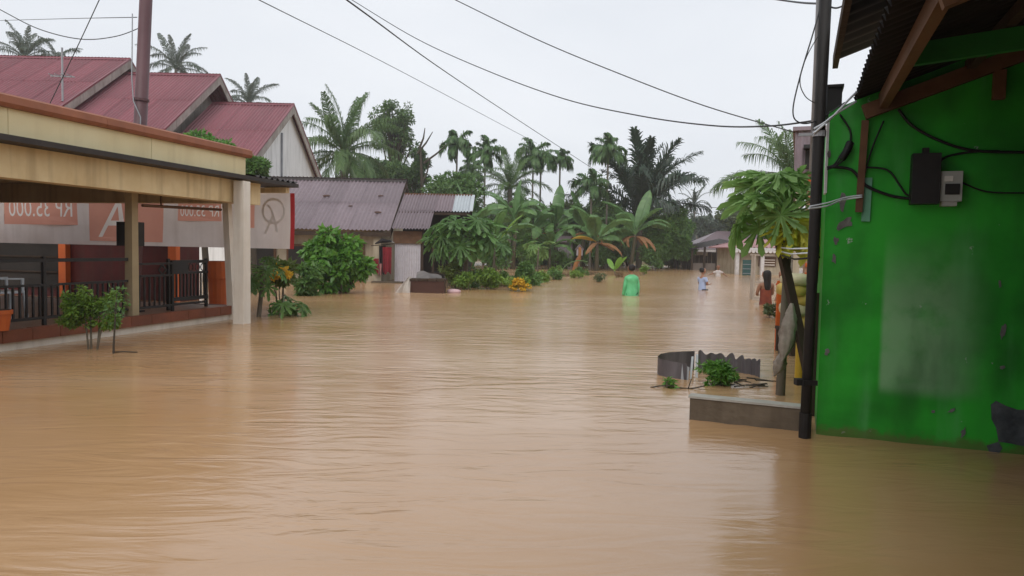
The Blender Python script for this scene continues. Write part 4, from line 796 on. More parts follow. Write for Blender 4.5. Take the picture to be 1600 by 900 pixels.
q = at(1160, 425, 46); g_ = thing('gate_panel', 'dark teal gate panel in the water before the scalloped house', 'gate', (q[0] + .3, 46, -.6))
part('panel', MB().box(q[0], q[0] + .62, 45.97, 46.03, -.6, .95), pm('teal_gate', (.03, .09, .085), None, 3, .6), g_)
for k in range(3): part('bar', MB().box(q[0], q[0] + .62, 45.94, 45.968, .1 + .28*k, .13 + .28*k), GALV, g_)
# ------------------------------------------------------------------ people wading in the flood
def skin_mesh(name, nodes, edges, mat, parent, sub=2, loc=(0,0,0), smooth=True):
    """nodes: {key: (xyz, rx, ry)}; grown with the Skin modifier into one continuous surface"""
    keys = list(nodes); me = bpy.data.meshes.new(name); me.from_pydata([nodes[k][0] for k in keys], [(keys.index(a), keys.index(b_)) for a, b_ in edges], [])
    o = link(name, me); md = o.modifiers.new('skin', 'SKIN'); md.use_smooth_shade = True
    for i, k in enumerate(keys):
        sv = me.skin_vertices[0].data[i]; sv.radius = (nodes[k][1], nodes[k][2]); sv.use_root = (i == 0)
    s2 = o.modifiers.new('sub', 'SUBSURF'); s2.levels = sub; s2.render_levels = sub
    bpy.context.view_layer.update(); ev = bpy.data.meshes.new_from_object(o.evaluated_get(bpy.context.evaluated_depsgraph_get()))
    o.modifiers.clear(); o.data = ev; ev.name = name; bpy.data.meshes.remove(me); ev.materials.clear(); ev.materials.append(mat)
    ev.polygons.foreach_set('use_smooth', [True]*len(ev.polygons)); o.parent = parent; return o
def arm_nodes(side, elbow, wrist, curl):
    s = side; sh = (s*.17, 0, 1.36); n = {f'sh{s}': (sh, .062, .062), f'el{s}': (elbow, .043, .043), f'wr{s}': (wrist, .030, .026)}
    d = Vector(wrist) - Vector(elbow); d.normalize(); lat = Vector((s, 0, 0)) if abs(d.x) < .7 else Vector((0, 1, 0)); lat = (lat - d*lat.dot(d)).normalized(); nm = d.cross(lat)
    w = Vector(wrist); palm = w + d*.06; n[f'pa{s}'] = (tuple(palm), .038, .02); e = [(f'sh{s}', f'el{s}'), (f'el{s}', f'wr{s}'), (f'wr{s}', f'pa{s}')]
    for k, (of, ln) in enumerate([(-.028, .070), (-.009, .085), (.010, .080), (.028, .062)]):
        b1 = palm + lat*of + d*.045; b2 = b1 + d*ln*.5 + nm*curl*.02; b3 = b2 + d*ln*.42 + nm*curl*.045
        n[f'f{k}a{s}'] = (tuple(b1), .0095, .0095); n[f'f{k}b{s}'] = (tuple(b2), .009, .009); n[f'f{k}c{s}'] = (tuple(b3), .0075, .0075)
        e += [(f'pa{s}', f'f{k}a{s}'), (f'f{k}a{s}', f'f{k}b{s}'), (f'f{k}b{s}', f'f{k}c{s}')]
    t1 = w + d*.03 - lat*.035; t2 = t1 + d*.035 - lat*.02 + nm*curl*.015
    n[f'ta{s}'] = (tuple(t1), .012, .012); n[f'tb{s}'] = (tuple(t2), .0095, .0095); e += [(f'wr{s}', f'ta{s}'), (f'ta{s}', f'tb{s}')]
    return n, e
def person(label, loc, rz, scale, arms, top, top_mat, hair='short', turn=0.0, bottoms=None):
    p = thing('person', label, 'person', loc, rz); p.scale = (scale,)*3
    n = {'pelvis': ((0,0,.93), .145, .105), 'spine': ((0,.005,1.08), .128, .092), 'chest': ((0,0,1.25), .150, .105), 'neckb': ((0,-.005,1.41), .068, .060), 'neck': ((0,.01,1.47), .050, .050),
         'jaw': ((.02*turn,.035,1.535), .078, .084), 'head': ((.02*turn,.02,1.63), .108, .122), 'crown': ((.015*turn,.0,1.725), .088, .098)}
    e = [('pelvis','spine'),('spine','chest'),('chest','neckb'),('neckb','neck'),('neck','jaw'),('jaw','head'),('head','crown')]
    n['nose'] = ((.05*turn, .148, 1.60), .012, .016); e.append(('head', 'nose'))
    for s in (-1, 1):
        n[f'ear{s}'] = ((s*.118, .005, 1.61), .010, .020); e.append(('head', f'ear{s}'))
        a, b_ = arm_nodes(s, *arms[s]); n.update(a); e += b_ + [('chest', f'sh{s}')]
        n.update({f'hip{s}': ((s*.09,0,.86), .088, .09), f'kn{s}': ((s*.10,.02,.47), .058, .058), f'an{s}': ((s*.10,-.01,.09), .038, .042), f'toe{s}': ((s*.11,.14,.035), .04, .03)})
        e += [('pelvis', f'hip{s}'), (f'hip{s}', f'kn{s}'), (f'kn{s}', f'an{s}'), (f'an{s}', f'toe{s}')]
    body = skin_mesh('body', n, e, SKIN, p)
    for s in (-1, 1):   # eyes and mouth on the face
        part('eye', MB().lump((s*.034 + .03*turn, .126, 1.637), (.014, .008, .008), 8, 6, 0), HAIR, body, False)
    part('mouth', MB().lump((.035*turn, .112, 1.545), (.026, .008, .006), 8, 6, 0), PINKC, body, False)
    w = {'short': .0, 'coat': .0}
    if top == 'coat':
        c = {'hem': ((0,-.005,.15), .27, .22), 'low': ((0,-.005,.78), .235, .195), 'waist': ((0,-.005,1.0), .195, .160), 'chest': ((0,-.005,1.20), .170, .140), 'sho': ((0,-.005,1.335), .125, .105), 'col': ((0,-.02,1.45), .088, .088)}
        ce = [('hem','low'),('low','waist'),('waist','chest'),('chest','sho'),('sho','col')]; c['hood1'] = ((0,-.135,1.40), .13, .08); ce.append(('sho', 'hood1'))
        rA, rB, rC = .070, .062, .055
    elif top == 'dress':
        c = {'hem': ((0,0,.62), .21, .18), 'waist': ((0,0,1.02), .160, .125), 'bust': ((0,.01,1.20), .168, .125), 'top': ((0,0,1.29), .150, .110)}; ce = [('hem','waist'),('waist','bust'),('bust','top')]; rA = None
    else:
        c = {'hem': ((0,0,.45), .20, .165), 'waist': ((0,0,1.05), .165, .125), 'chest': ((0,0,1.23), .178, .128), 'sho': ((0,0,1.345), .150, .100), 'col': ((0,0,1.42), .078, .072)}; ce = [('hem','waist'),('waist','chest'),('chest','sho'),('sho','col')]; rA, rB, rC = .078, .066, None
    if rA:
        for s in (-1, 1):
            el, wr = Vector(arms[s][0]), Vector(arms[s][1]); c[f's{s}'] = ((s*.165,0,1.315), rA, rA); c[f'e{s}'] = (tuple(el if rC else Vector((s*.17,0,1.36)).lerp(el, .7)), rB, rB); ce += [('sho', f's{s}'), (f's{s}', f'e{s}')]
            if rC: c[f'w{s}'] = (tuple(el.lerp(wr, 1.15)), rC, rC); ce.append((f'e{s}', f'w{s}'))
    skin_mesh({'coat': 'raincoat', 'dress': 'dress'}.get(top, 'shirt'), c, ce, top_mat, p)
    bm_ = bottoms or DKC; c = {'w': ((0,0,.94), .158, .118)}; ce = []
    for s in (-1, 1): c[f'h{s}'] = ((s*.09,0,.84), .102, .104); c[f'k{s}'] = ((s*.10,.02,.46), .075, .075); ce += [('w', f'h{s}'), (f'h{s}', f'k{s}')]
    if top != 'dress': skin_mesh('trousers', c, ce, bm_, p)
    hx = .02*turn
    if hair == 'long':
        c = {'t': ((hx,-.005,1.735), .106, .116), 'b': ((hx,-.045,1.63), .128, .105), 'n': ((hx,-.06,1.46), .105, .060), 's': ((hx,-.09,1.33), .105, .045), 'e': ((hx,-.10,1.20), .075, .035)}; ce = [('t','b'),('b','n'),('n','s'),('s','e')]
    else:
        c = {'t': ((hx,-.008,1.738), .106, .116), 'b': ((hx,-.04,1.64), .126, .102), 'n': ((hx,-.05,1.54), .094, .060)}; ce = [('t','b'),('b','n')]
    skin_mesh('hair', c, ce, HAIR, p); return p
down = {s: ((s*.205, -.02, 1.08), (s*.215, .06, .84), .4) for s in (-1, 1)}
fold = {s: ((s*.235, .05, 1.09), (-s*.03, .21, 1.12 + .03*s), 1.0) for s in (-1, 1)}
wide = {s: ((s*.36, .08, 1.17), (s*.56, .20, 1.08 + .04*s), .2) for s in (-1, 1)}
front = {s: ((s*.22, .06, 1.10), (s*.12, .26, 1.06), .6) for s in (-1, 1)}
COATM = pm('green_raincoat_plastic', (.16, .60, .27), (.10, .46, .19), 5, .35, .35, 7, spec=.5, trans=.15); BLUEM = pm('pale_blue_shirt', (.36, .43, .60), (.30, .36, .52), 5, .85, .2, 12); WSH = pm('white_shirt_cloth', (.68, .62, .60), None, 5, .85, .2, 12)
ORD = pm('rust_orange_dress', (.26, .065, .03), (.13, .03, .022), 3, .85, .2, 14); REDS = pm('bright_red_shirt', (.52, .03, .025), (.42, .025, .02), 5, .85, .2, 12)
def stand(px, py, head_py):       # feet position so that the water line and head top agree with the survey
    q = onz(px, py); return q
q = onz(986, 462); person('person in a bright green raincoat wading away, seen from behind', (q[0], q[1], -.81), .18, 1.0, down, 'coat', COATM, turn=-.4)
q = onz(1097, 453); person('person in a pale blue shirt with folded arms, waist deep', (q[0], q[1], -.82), math.radians(-62), .93, fold, 'shirt', BLUEM)
q = onz(1122, 432); person('far person in a white shirt wading with both arms spread', (q[0], q[1], -.95), math.radians(160), .93, wide, 'shirt', WSH)
q = onz(1196, 476); person('long haired person in a rust orange dress standing in the water by the rack', (q[0], q[1], -.80), .1, .98, front, 'dress', ORD, hair='long')
q = onz(1222, 470); person('person in a bright red shirt half hidden by the papaya trunk', (q[0], q[1], -.80), .5, .96, down, 'shirt', REDS)

# ------------------------------------------------------------------ vegetation
L_DARK = leafm('dark_tree_leaf', (.034, .078, .024), (.120, .205, .055)); L_MID = leafm('mid_tree_leaf', (.046, .110, .026), (.145, .265, .060)); L_OLIVE = leafm('olive_leaf', (.050, .075, .030), (.130, .170, .065)); L_TREEB = leafm('light_green_tree_leaf', (.065, .155, .032), (.190, .340, .075))  # L_TREEB is the lighter green leaf
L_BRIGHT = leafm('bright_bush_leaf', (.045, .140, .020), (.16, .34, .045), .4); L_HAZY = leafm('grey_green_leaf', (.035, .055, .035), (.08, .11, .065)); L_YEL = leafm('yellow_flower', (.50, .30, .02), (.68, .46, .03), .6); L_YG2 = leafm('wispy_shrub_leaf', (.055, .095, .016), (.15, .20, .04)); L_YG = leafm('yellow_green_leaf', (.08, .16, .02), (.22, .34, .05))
L_PALM = leafm('palm_leaflet', (.040, .088, .028), (.140, .225, .070), .4); L_PALMD = leafm('sugar_palm_leaflet', (.014, .034, .020), (.045, .082, .042), .4); L_ARECA = leafm('areca_leaflet', (.034, .088, .026), (.120, .225, .065), .4)
L_BAN = leafm('banana_leaf', (.060, .140, .040), (.150, .280, .085), .38, .35); L_BANB = leafm('bright_banana_leaf', (.14, .30, .035), (.20, .40, .06), .38, .4); L_DEAD = leafm('dead_banana_leaf', (.16, .075, .030), (.28, .14, .055), .8, .1); L_YELB = leafm('yellowed_banana_leaf', (.42, .25, .02), (.52, .33, .04), .5)
L_PAP = leafm('papaya_leaf', (.12, .235, .065), (.27, .42, .13), .42, .45); L_PAPM = leafm('mid_papaya_leaf', (.045, .115, .028), (.13, .25, .065), .42, .35); L_PAPY = leafm('yellow_papaya_leaf', (.36, .36, .03), (.55, .50, .05), .5, .4); L_BROWN = leafm('brown_twig_leaf', (.10, .06, .03), (.17, .11, .05), .8, .1)
BANSTEM = pm('banana_stem', (.085, .085, .04), (.06, .042, .024), 3, .7, .2, 15, stretch=(1, 1, .2)); PALMBARK = pm('palm_bark', (.20, .18, .145), (.12, .10, .08), 3, .9, .4, 12, stretch=(.6, .6, 3)); GSHAFT = pm('green_crownshaft', (.10, .18, .05), None, 3, .5)

def unit(a): return a / np.maximum(np.linalg.norm(a, axis=-1, keepdims=True), 1e-9)
def leaf_cloud(blobs, n, L, W=.42, droop=.25, up=.45, shell=.66):
    bl = np.array(blobs); wt = (bl[:, 3]*bl[:, 4] + bl[:, 4]*bl[:, 5]); wt /= wt.sum(); k = NR.choice(len(bl), n, p=wt); c = bl[k, :3]; r = bl[k, 3:]
    d = unit(NR.normal(size=(n, 3))); rad = shell + (1-shell)*NR.random((n, 1))**.6; p = c + d*r*rad
    g = unit(d*.75 + NR.normal(size=(n, 3))*.55 + np.array([0, 0, -droop])); nm = unit(d*.6 + np.array([0, 0, up]) + NR.normal(size=(n, 3))*.4)
    sd = unit(np.cross(g, nm)); nn = np.cross(sd, g); ln = L*NR.uniform(.55, 1.3, (n, 1)); w = ln*W
    V = np.stack([p, p + g*ln*.45 + sd*w*.5 + nn*ln*.06, p + g*ln - nn*ln*.12, p + g*ln*.45 - sd*w*.5 + nn*ln*.06], 1).reshape(-1, 3)
    b_ = np.arange(n)*4; F = np.concatenate([np.stack([b_, b_+1, b_+2], 1), np.stack([b_, b_+2, b_+3], 1)]); return V, F
def crown_blobs(c, r, nb, rel, seed):
    rr = np.random.default_rng(seed); d = rr.normal(size=(nb, 3)); d = unit(d)*rr.random((nb, 1))**.4*.80; s = rel*rr.uniform(.6, 1.25, (nb, 1))
    m = min(r); return [(*(np.array(c) + d[i]*np.array(r)), *(np.array([m, m, m*.75])*s[i])) for i in range(nb)]
def tree(name, label, box, Y, n, L, mat, nb=22, rel=.36, trunk=.16, cat='tree', base=None, trunk_px=None, group=None, bark=None, seed=1, limbs=10, depth=1.0, W=.42, crown='crown', droop=.25):
    x0, y0, x1, y1 = box; a, b_ = at(x0, y0, Y), at(x1, y1, Y); c = (a + b_)/2; r = np.array([abs(b_[0]-a[0])/2, abs(b_[0]-a[0])/2*depth, abs(a[2]-b_[2])/2])
    bx = at(trunk_px, y1, Y)[0] if trunk_px else c[0]; base = base if base is not None else float(ground_z(np.array(bx), np.array(Y))) - .05
    th = thing(name, label, cat, (bx, Y, base), group=group); bl = crown_blobs(c, r, nb, rel, seed)
    V, F = leaf_cloud(bl, int(n*1.9), L*1.05, W, droop); V -= np.array([bx, Y, base]); o = part(crown, np_mesh(crown, V, F), mat, th)
    rr = random.Random(seed); top = c + np.array([0, 0, -r[2]*.25]); root = np.array([bx, Y, base]); mid = root*.45 + top*.55 + np.array([rr.uniform(-.1, .1), 0, 0])*r[0]
    part('trunk', MB().tube([root, (root+mid)/2 + np.array([.05, 0, 0])*r[0], mid, top], [trunk*1.25, trunk, trunk*.85, trunk*.5], 8), bark or BARK, th, smooth=True)
    mb = MB()
    for i in rr.sample(range(nb), min(limbs, nb)):
        e = np.array(bl[i][:3]); s = mid + (top - mid)*rr.uniform(0, 1); m = (s + e)/2 + np.array([0, 0, .08*np.linalg.norm(e - s)]); mb.tube([s, m, e], [trunk*.42, trunk*.28, trunk*.10], 5)
    if limbs: part('limbs', mb, bark or BARK, th, smooth=True)
    return th
def bush(name, label, box, wl_py, n, L, mat, nb=14, rel=.42, cat='bush', seed=1, group=None, W=.42, stems=5, depth=.8, droop=.25, Y=None):
    x0, y0, x1, y1 = box; q = onz((x0+x1)/2, wl_py); Y = Y or q[1]
    a, b_ = at(x0, y0, Y), at(x1, y1, Y); c = (a + b_)/2; r = np.array([abs(b_[0]-a[0])/2, abs(b_[0]-a[0])/2*depth, abs(a[2]-b_[2])/2])
    th = thing(name, label, cat, (c[0], Y, -.85), group=group); bl = crown_blobs(c, r, nb, rel, seed); V, F = leaf_cloud(bl, n, L, W, droop); V -= np.array(th.location)
    part('foliage', np_mesh('foliage', V, F), mat, th); rr = random.Random(seed); mb = MB(); t = max(.012, r[0]*.03)
    for i in range(stems):
        e = np.array(bl[rr.randrange(nb)][:3]); s = np.array([c[0] + rr.uniform(-.15, .15)*r[0], Y, -.85]); mb.tube([s, (s+e)/2 + np.array([0, 0, .1]), e], [t*1.3, t, t*.5], 5)
    part('stem', mb, WOOD, th, smooth=True); return th

def curve2(elev, bend, L, n=12, p=1.3):
    pts = [(0.0, 0.0)]; 
    for i in range(n):
        th = elev - bend*((i+.5)/n)**p; x, z = pts[-1]; pts.append((x + math.cos(th)*L/n, z + math.sin(th)*L/n))
    return np.array(pts)
def frond_mesh(name, L, elev, bend, nleaf, leafL, leafW, hang, mat, seed, start=.15, ang=58, vee=.25, spread_=.15):
    rr = np.random.default_rng(seed); c = curve2(elev, bend, L, 14); mb = MB(); mb.tube([(x, 0, z) for x, z in c], list(np.linspace(L*.011, L*.002, len(c))), 4, False)
    for s in np.linspace(start, .99, nleaf):
        f = s*(len(c)-1); i = min(int(f), len(c)-2); u = f - i; p = c[i]*(1-u) + c[i+1]*u; tg = c[i+1]-c[i]; tg = tg/np.linalg.norm(tg); T = np.array([tg[0], 0, tg[1]]); Nn = np.array([-tg[1], 0, tg[0]])
        prof = math.sin(math.pi*(.12 + .80*(s-start)/(1-start)))**.7
        for sd in (-1, 1):
            a = math.radians(ang - 25*s + rr.uniform(-8, 8)); l = leafL*prof*rr.uniform(.85, 1.1); D = T*math.cos(a) + np.array([0, sd, 0])*math.sin(a) + Nn*(vee + spread_*rr.uniform(-1, 1)); D /= np.linalg.norm(D)
            P0 = np.array([p[0], 0, p[1]]); h = hang*rr.uniform(.7, 1.3); P1 = P0 + D*l*.5 + np.array([0, 0, -h*l*.12]); P2 = P0 + D*l*(1 - .25*h) + np.array([0, 0, -h*l*.55])
            wv = np.cross(D, Nn); wv = wv/np.linalg.norm(wv)*leafW
            mb.add([P0 - wv*.4, P0 + wv*.4, P1 + wv*.5, P1 - wv*.5, P2], [(0, 1, 2, 3), (3, 2, 4)])
    me = mb.mesh(name); me.materials.append(mat); return me
def palm(name, label, cxy, Y, spec, trunk_r, mats, group=None, base_px=None, lean=0.0, seed=0, shaft=None, trunk_mat=None, fruits=None):
    c = at(*cxy, Y); bx = c[0] + lean; bz = float(ground_z(np.array(bx), np.array(Y))) - .05; th = thing(name, label, 'palm tree', (bx, Y, bz), group=group); rr = random.Random(seed)
    root = np.array([bx, Y, bz]); P = [root*(1-t) + c*t + np.array([lean*-.25*math.sin(math.pi*t), 0, 0]) for t in np.linspace(0, 1, 8)]
    part('trunk', MB().tube(P, [trunk_r*(1.35 - .5*min(1, t*3)) for t in np.linspace(0, 1, 8)], 9), trunk_mat or PALMBARK, th, smooth=True)
    cl = c - root
    if shaft: part('crownshaft', MB().tube([c - np.array([0,0,shaft*.3]), c + np.array([0,0,shaft*.5]), c + np.array([0,0,shaft])], [trunk_r*1.0, trunk_r*1.25, trunk_r*.6], 8), GSHAFT, th, smooth=True); cl = cl + np.array([0, 0, shaft*.8])
    for me, cnt, a0 in spec:
        for k in range(cnt):
            az = a0 + 2*math.pi*(k + rr.uniform(-.28, .28))/cnt; M = Matrix.Translation(cl) @ Matrix.Rotation(az, 4, 'Z') @ Matrix.Rotation(rr.uniform(-.14, .14), 4, 'Y') @ Matrix.Rotation(rr.uniform(-.4, .4), 4, 'X') @ Matrix.Scale(rr.uniform(.85, 1.1), 4)
            o = link('frond', me, th); o.matrix_basis = M
    if fruits:
        for k in range(fruits): a = 2.4*k; part('coconut', MB().lump(c + np.array([.32*math.cos(a), .32*math.sin(a), -.25 - .1*(k % 2)]), (.14, .14, .17), 8, 6, .03), pm('coconut_husk', (.16, .09, .035), None, 4, .7), th, smooth=True)
    return th
rad = math.radians
def coco_set(L, mat, seed, hang=1.0, leafL=.16, nl=46, w=.05):
    return [frond_mesh('frond', L*k, rad(e), rad(bd), nl, L*leafL, w*L/4.5, hang, mat, seed + i) for i, (e, bd, k) in enumerate([(84, 38, .95), (62, 70, 1.0), (38, 85, 1.0), (12, 75, .95), (-18, 55, .85)])]
FC = coco_set(4.8, L_PALM, 10, 1.35, .24, 54, .06)
palm('coconut_palm', 'coconut palm with yellowing lower fronds behind the grey roof ridge', (537, 240), 50, [(FC[0], 6, 0), (FC[1], 7, .3), (FC[2], 7, .1), (FC[3], 6, .5), (FC[4], 6, .2)], .17, None, seed=1, fruits=6)
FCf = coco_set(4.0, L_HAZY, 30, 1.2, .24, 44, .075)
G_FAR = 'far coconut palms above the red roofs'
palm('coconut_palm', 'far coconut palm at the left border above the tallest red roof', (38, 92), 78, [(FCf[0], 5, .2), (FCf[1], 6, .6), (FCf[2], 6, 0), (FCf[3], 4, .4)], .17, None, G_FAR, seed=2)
palm('coconut_palm', 'second far palm whose fronds show right of the one at the left border', (88, 98), 84, [(FCf[1], 4, .1), (FCf[2], 5, .7), (FCf[3], 3, .1)], .15, None, G_FAR, seed=12)
palm('coconut_palm', 'far coconut palm standing above the middle red roof right of the steel pole', (275, 108), 76, [(FCf[0], 5, .9), (FCf[1], 5, .1), (FCf[2], 5, .5), (FCf[3], 4, .2)], .17, None, G_FAR, seed=3)
palm('coconut_palm', 'far coconut palm peeping over the red roof with the white gable', (388, 164), 84, [(FCf[0], 3, .4), (FCf[1], 5, .2), (FCf[2], 6, .6), (FCf[3], 4, 0)], .17, None, G_FAR, seed=4)
FCt = coco_set(3.6, L_HAZY, 50, .9, .17, 34, .1)
palm('coconut_palm', 'tiny distant coconut palm on the skyline right of the big sugar palm', (1085, 320), 112, [(FCt[0], 3, .4), (FCt[1], 5, .2), (FCt[2], 5, .6), (FCt[3], 4, 0)], .16, None, seed=5, lean=1.4)
palm('coconut_palm', 'lower distant palm left of the tiny skyline palm', (1073, 338), 118, [(FCt[1], 4, .2), (FCt[2], 4, .6), (FCt[3], 3, 0)], .16, None, seed=6)
FCr = coco_set(4.1, L_PALM, 70, 1.4, .26, 46, .055)
palm('coconut_palm', 'drooping coconut palm behind the orange house and papaya', (1240, 292), 36, [(FCr[0], 4, .4), (FCr[1], 9, .2), (FCr[2], 10, .5), (FCr[3], 8, 0), (FCr[4], 5, .3)], .16, None, seed=7)
FM = coco_set(3.2, L_PALM, 90, .9, .26, 40, .07)
palm('oil_palm', 'medium bushy palm between the two clumps of areca palms', (797, 296), 56, [(FM[0], 6, 0), (FM[1], 8, .3), (FM[2], 7, .1), (FM[3], 5, .4)], .2, None, seed=8)
FS = [frond_mesh('frond', 6.4*k, rad(e), rad(bd), 70, 1.8, .12, h, L_PALMD, 110 + i, .10, 50, .35, .45) for i, (e, bd, k, h) in enumerate([(84, 40, 1.0, .6), (70, 58, 1.05, .8), (52, 66, 1.02, 1.0), (30, 62, .95, 1.2)])]
palm('sugar_palm', 'large dark sugar palm with tall upright fronds behind the banana plants', (1000, 340), 58, [(FS[0], 6, .2), (FS[1], 9, 0), (FS[2], 8, .4), (FS[3], 4, .1)], .26, None, seed=9, trunk_mat=BARK)
FA = [frond_mesh('frond', 2.2*k, rad(e), rad(bd), 26, 1.0, .16, h, L_ARECA, 130 + i, .18, 60, .3, .35) for i, (e, bd, k, h) in enumerate([(80, 75, .95, 1.2), (58, 115, 1.0, 1.5), (26, 125, .95, 1.7)])]
def areca(label, cxy, Y, sc, seed, cl=(3, 5, 5)):
    th = palm('areca_palm', label, cxy, Y, [(FA[0], cl[0], .1*seed), (FA[1], cl[1], .4*seed), (FA[2], cl[2], .7*seed)], .085, None, 'slender areca palms on the skyline', seed=40 + seed, shaft=.7)
    for ch in th.children:
        if ch.name.startswith('frond'): ch.matrix_basis = ch.matrix_basis @ Matrix.Scale(sc*.8, 4)
    return th
for i, (lb, c, Y, sc) in enumerate([('leftmost slender areca palm with curling head, above the lean-to roof', (714, 240), 60, 1.0), ('second areca palm from the left, fuller head right of the leftmost', (758, 252), 60, 1.12), ('tallest areca palm of the middle pair on the skyline', (833, 256), 60, 1.1), ('areca palm tucked right behind the tallest of the middle pair', (845, 262), 62, .95), ('lone areca palm with thin head right of the middle pair', (875, 262), 62, .85), ('areca palm with thick head beside the large sugar palm', (950, 252), 54, 1.0), ('short areca palm below and left of the sugar palm', (924, 306), 52, .9), ('small areca palm behind the leftmost pair', (738, 278), 66, .9)]): areca(lb, c, Y, sc, i + 1)

def banana_leaf(name, L, W, elev, bend, mat, seed, torn=.5):
    rr = random.Random(seed); c = curve2(rad(elev), rad(bend), L, 16, 1.5); mb = MB(); n = 16; pet = .16
    mb.tube([(x, 0, z) for x, z in c], list(np.linspace(L*.014, L*.003, len(c))), 5, False); droop = .25
    for sd in (-1, 1):
        i = int(pet*n)
        while i < n:
            k = min(n - i, rr.choice([1, 2, 3]) if rr.random() < torn else 4); dz = rr.uniform(.12, .7)*(.4 + torn); seg = []
            for j in range(k + 1):
                s = (i + j)/n; s2 = (s - pet)/(1 - pet); w = W*.5*max(0.0, math.sin(math.pi*min(1, .04 + .96*s2))**.55) if 0 <= s2 <= 1 else 0.0
                gap = (.12/n*L*torn if j == k else 0); x, z = c[min(i + j, n)]; seg.append(((x - gap*.3, sd*.004, z), (x - gap, sd*w*.55, z + w*.10 - dz*w*.15), (x - gap*1.6, sd*w*(1 - .12*dz), z - dz*w*.65)))
            for a, b_ in zip(seg[:-1], seg[1:]): mb.add([a[0], b_[0], b_[1], a[1], a[2], b_[2]], [(0, 1, 2, 3) if sd > 0 else (3, 2, 1, 0), (3, 2, 5, 4) if sd > 0 else (4, 5, 2, 3)])
            i += k
    me = mb.mesh(name, smooth=True); me.materials.append(mat); return me
BL = [banana_leaf('leaf', 1.95*k, .52, e, bd, L_BAN, 200 + i, tn) for i, (e, bd, k, tn) in enumerate([(84, 25, 1.0, .6), (70, 70, 1.05, .9), (52, 105, 1.0, 1.0), (32, 115, .95, 1.0), (64, 95, 1.1, .85)])]
BLD = banana_leaf('dead_leaf', 1.5, .22, 5, 92, L_DEAD, 210, 1.0); BLY = banana_leaf('yellow_leaf', 1.7, .5, 30, 60, L_YELB, 211, .4); BLB = banana_leaf('leaf', 2.0, .55, 60, 30, L_BANB, 212, .15)
def banana(label, base_xy, Y, h, spec, seed, sc=1.0, dead=0, extra=(), cat='banana plant'):
    q = at(base_xy[0], base_xy[1], Y); rr = random.Random(seed); bz = float(ground_z(np.array(q[0]), np.array(Y))) - .05 if Y > 25 else -.85
    th = thing('banana_plant', label, cat, (q[0], Y, bz), group='banana plants at the edge of the flood'); tz = h - bz
    lx = rr.uniform(-.25, .25)*sc
    part('stem', MB().tube([(q[0], Y, bz), (q[0] + lx*.4, Y, bz + tz*.5), (q[0] + lx, Y, h)], [.115*sc, .09*sc, .06*sc], 8), BANSTEM, th, smooth=True)
    for i, k in enumerate(spec):
        az = 2.4*i + rr.uniform(-.5, .5) + seed; me = k if not isinstance(k, int) else BL[k]; o = link(me.name.split('.')[0], me, th); o.matrix_basis = Matrix.Translation((lx, 0, tz)) @ Matrix.Rotation(az, 4, 'Z') @ Matrix.Rotation(rr.uniform(-.5, .5), 4, 'X') @ Matrix.Scale(sc*rr.uniform(.85, 1.12), 4)
    for i in range(dead*2):
        o = link('dead_leaf', BLD, th); o.matrix_basis = Matrix.Translation((lx, 0, tz - .15)) @ Matrix.Rotation(1.3*i + seed, 4, 'Z') @ Matrix.Rotation(rr.uniform(-.8, .8), 4, 'X') @ Matrix.Scale(sc*rr.uniform(.5, .95), 4)
    for me, az, tilt, s_ in extra:
        o = link(me.name.split('.')[0], me, th); o.matrix_basis = Matrix.Translation((lx, 0, tz - .1)) @ Matrix.Rotation(az, 4, 'Z') @ Matrix.Rotation(tilt, 4, 'X') @ Matrix.Scale(s_, 4)
    return th
banana('banana plant with upright leaves above the pale end of the lean-to roof', (738, 400), 47.0, 2.59, [0, 1, 4, 2, 0, 1, 3, 3, 2, 4, 3], 3, 1.55)
banana('banana plant left of the first, leaves fanning behind the lean-to', (708, 400), 49.3, 2.25, [1, 2, 4, 0, 3, 1, 2, 4, 3, 1], 8, 1.49)
banana('banana plant with one bright yellow green leaf over the dark bush', (772, 410), 33, 1.50, [1, 2, 3, 4, 2], 5, 1.10, 0, [(BLB, -.3, .2, 1.0)])
banana('banana plant behind the small papaya in the middle gap', (832, 410), 51.6, 2.51, [0, 1, 2, 4, 3, 2, 1, 2, 3, 2, 4], 11, 1.62)
banana('tall banana plant with ragged leaves left of the sugar palm group', (872, 410), 53.9, 2.76, [0, 1, 2, 4, 3, 2, 1, 3, 2, 4, 3], 14, 1.68, 1)
banana('banana plant with a hanging yellow leaf and brown dead ones', (932, 412), 49.2, 1.99, [1, 2, 3, 4, 2, 0, 3, 2, 4, 3, 1], 17, 1.55, 2, [(BLY, math.radians(200), .3, 1.15)])
banana('banana plant with a skirt of brown dead leaves before the sugar palm', (984, 412), 51.5, 2.51, [0, 1, 2, 3, 4, 2, 3, 1, 2, 3, 2, 4], 20, 1.62, 5)
banana('banana plant deep in the shade between the two central houses', (905, 405), 53.8, 2.76, [1, 2, 4, 3, 2, 0, 3, 2, 4, 3], 23, 1.74, 2)
banana('banana plant peeping over the hedge left of the small areca', (800, 405), 49.1, 2.94, [0, 1, 2, 4, 3, 2, 2, 4, 3, 1], 26, 1.74)
banana('small banana plant in front of the dark hedge', (858, 410), 51.4, 1.38, [1, 2, 3, 4, 1, 2, 3, 2, 4], 29, 1.24)
q = onz(964, 429); banana('bright young banana seedling behind the green raincoat', (964, 429), q[1], .18, [BLB, BLB, BLB, BLB], 31, .58)

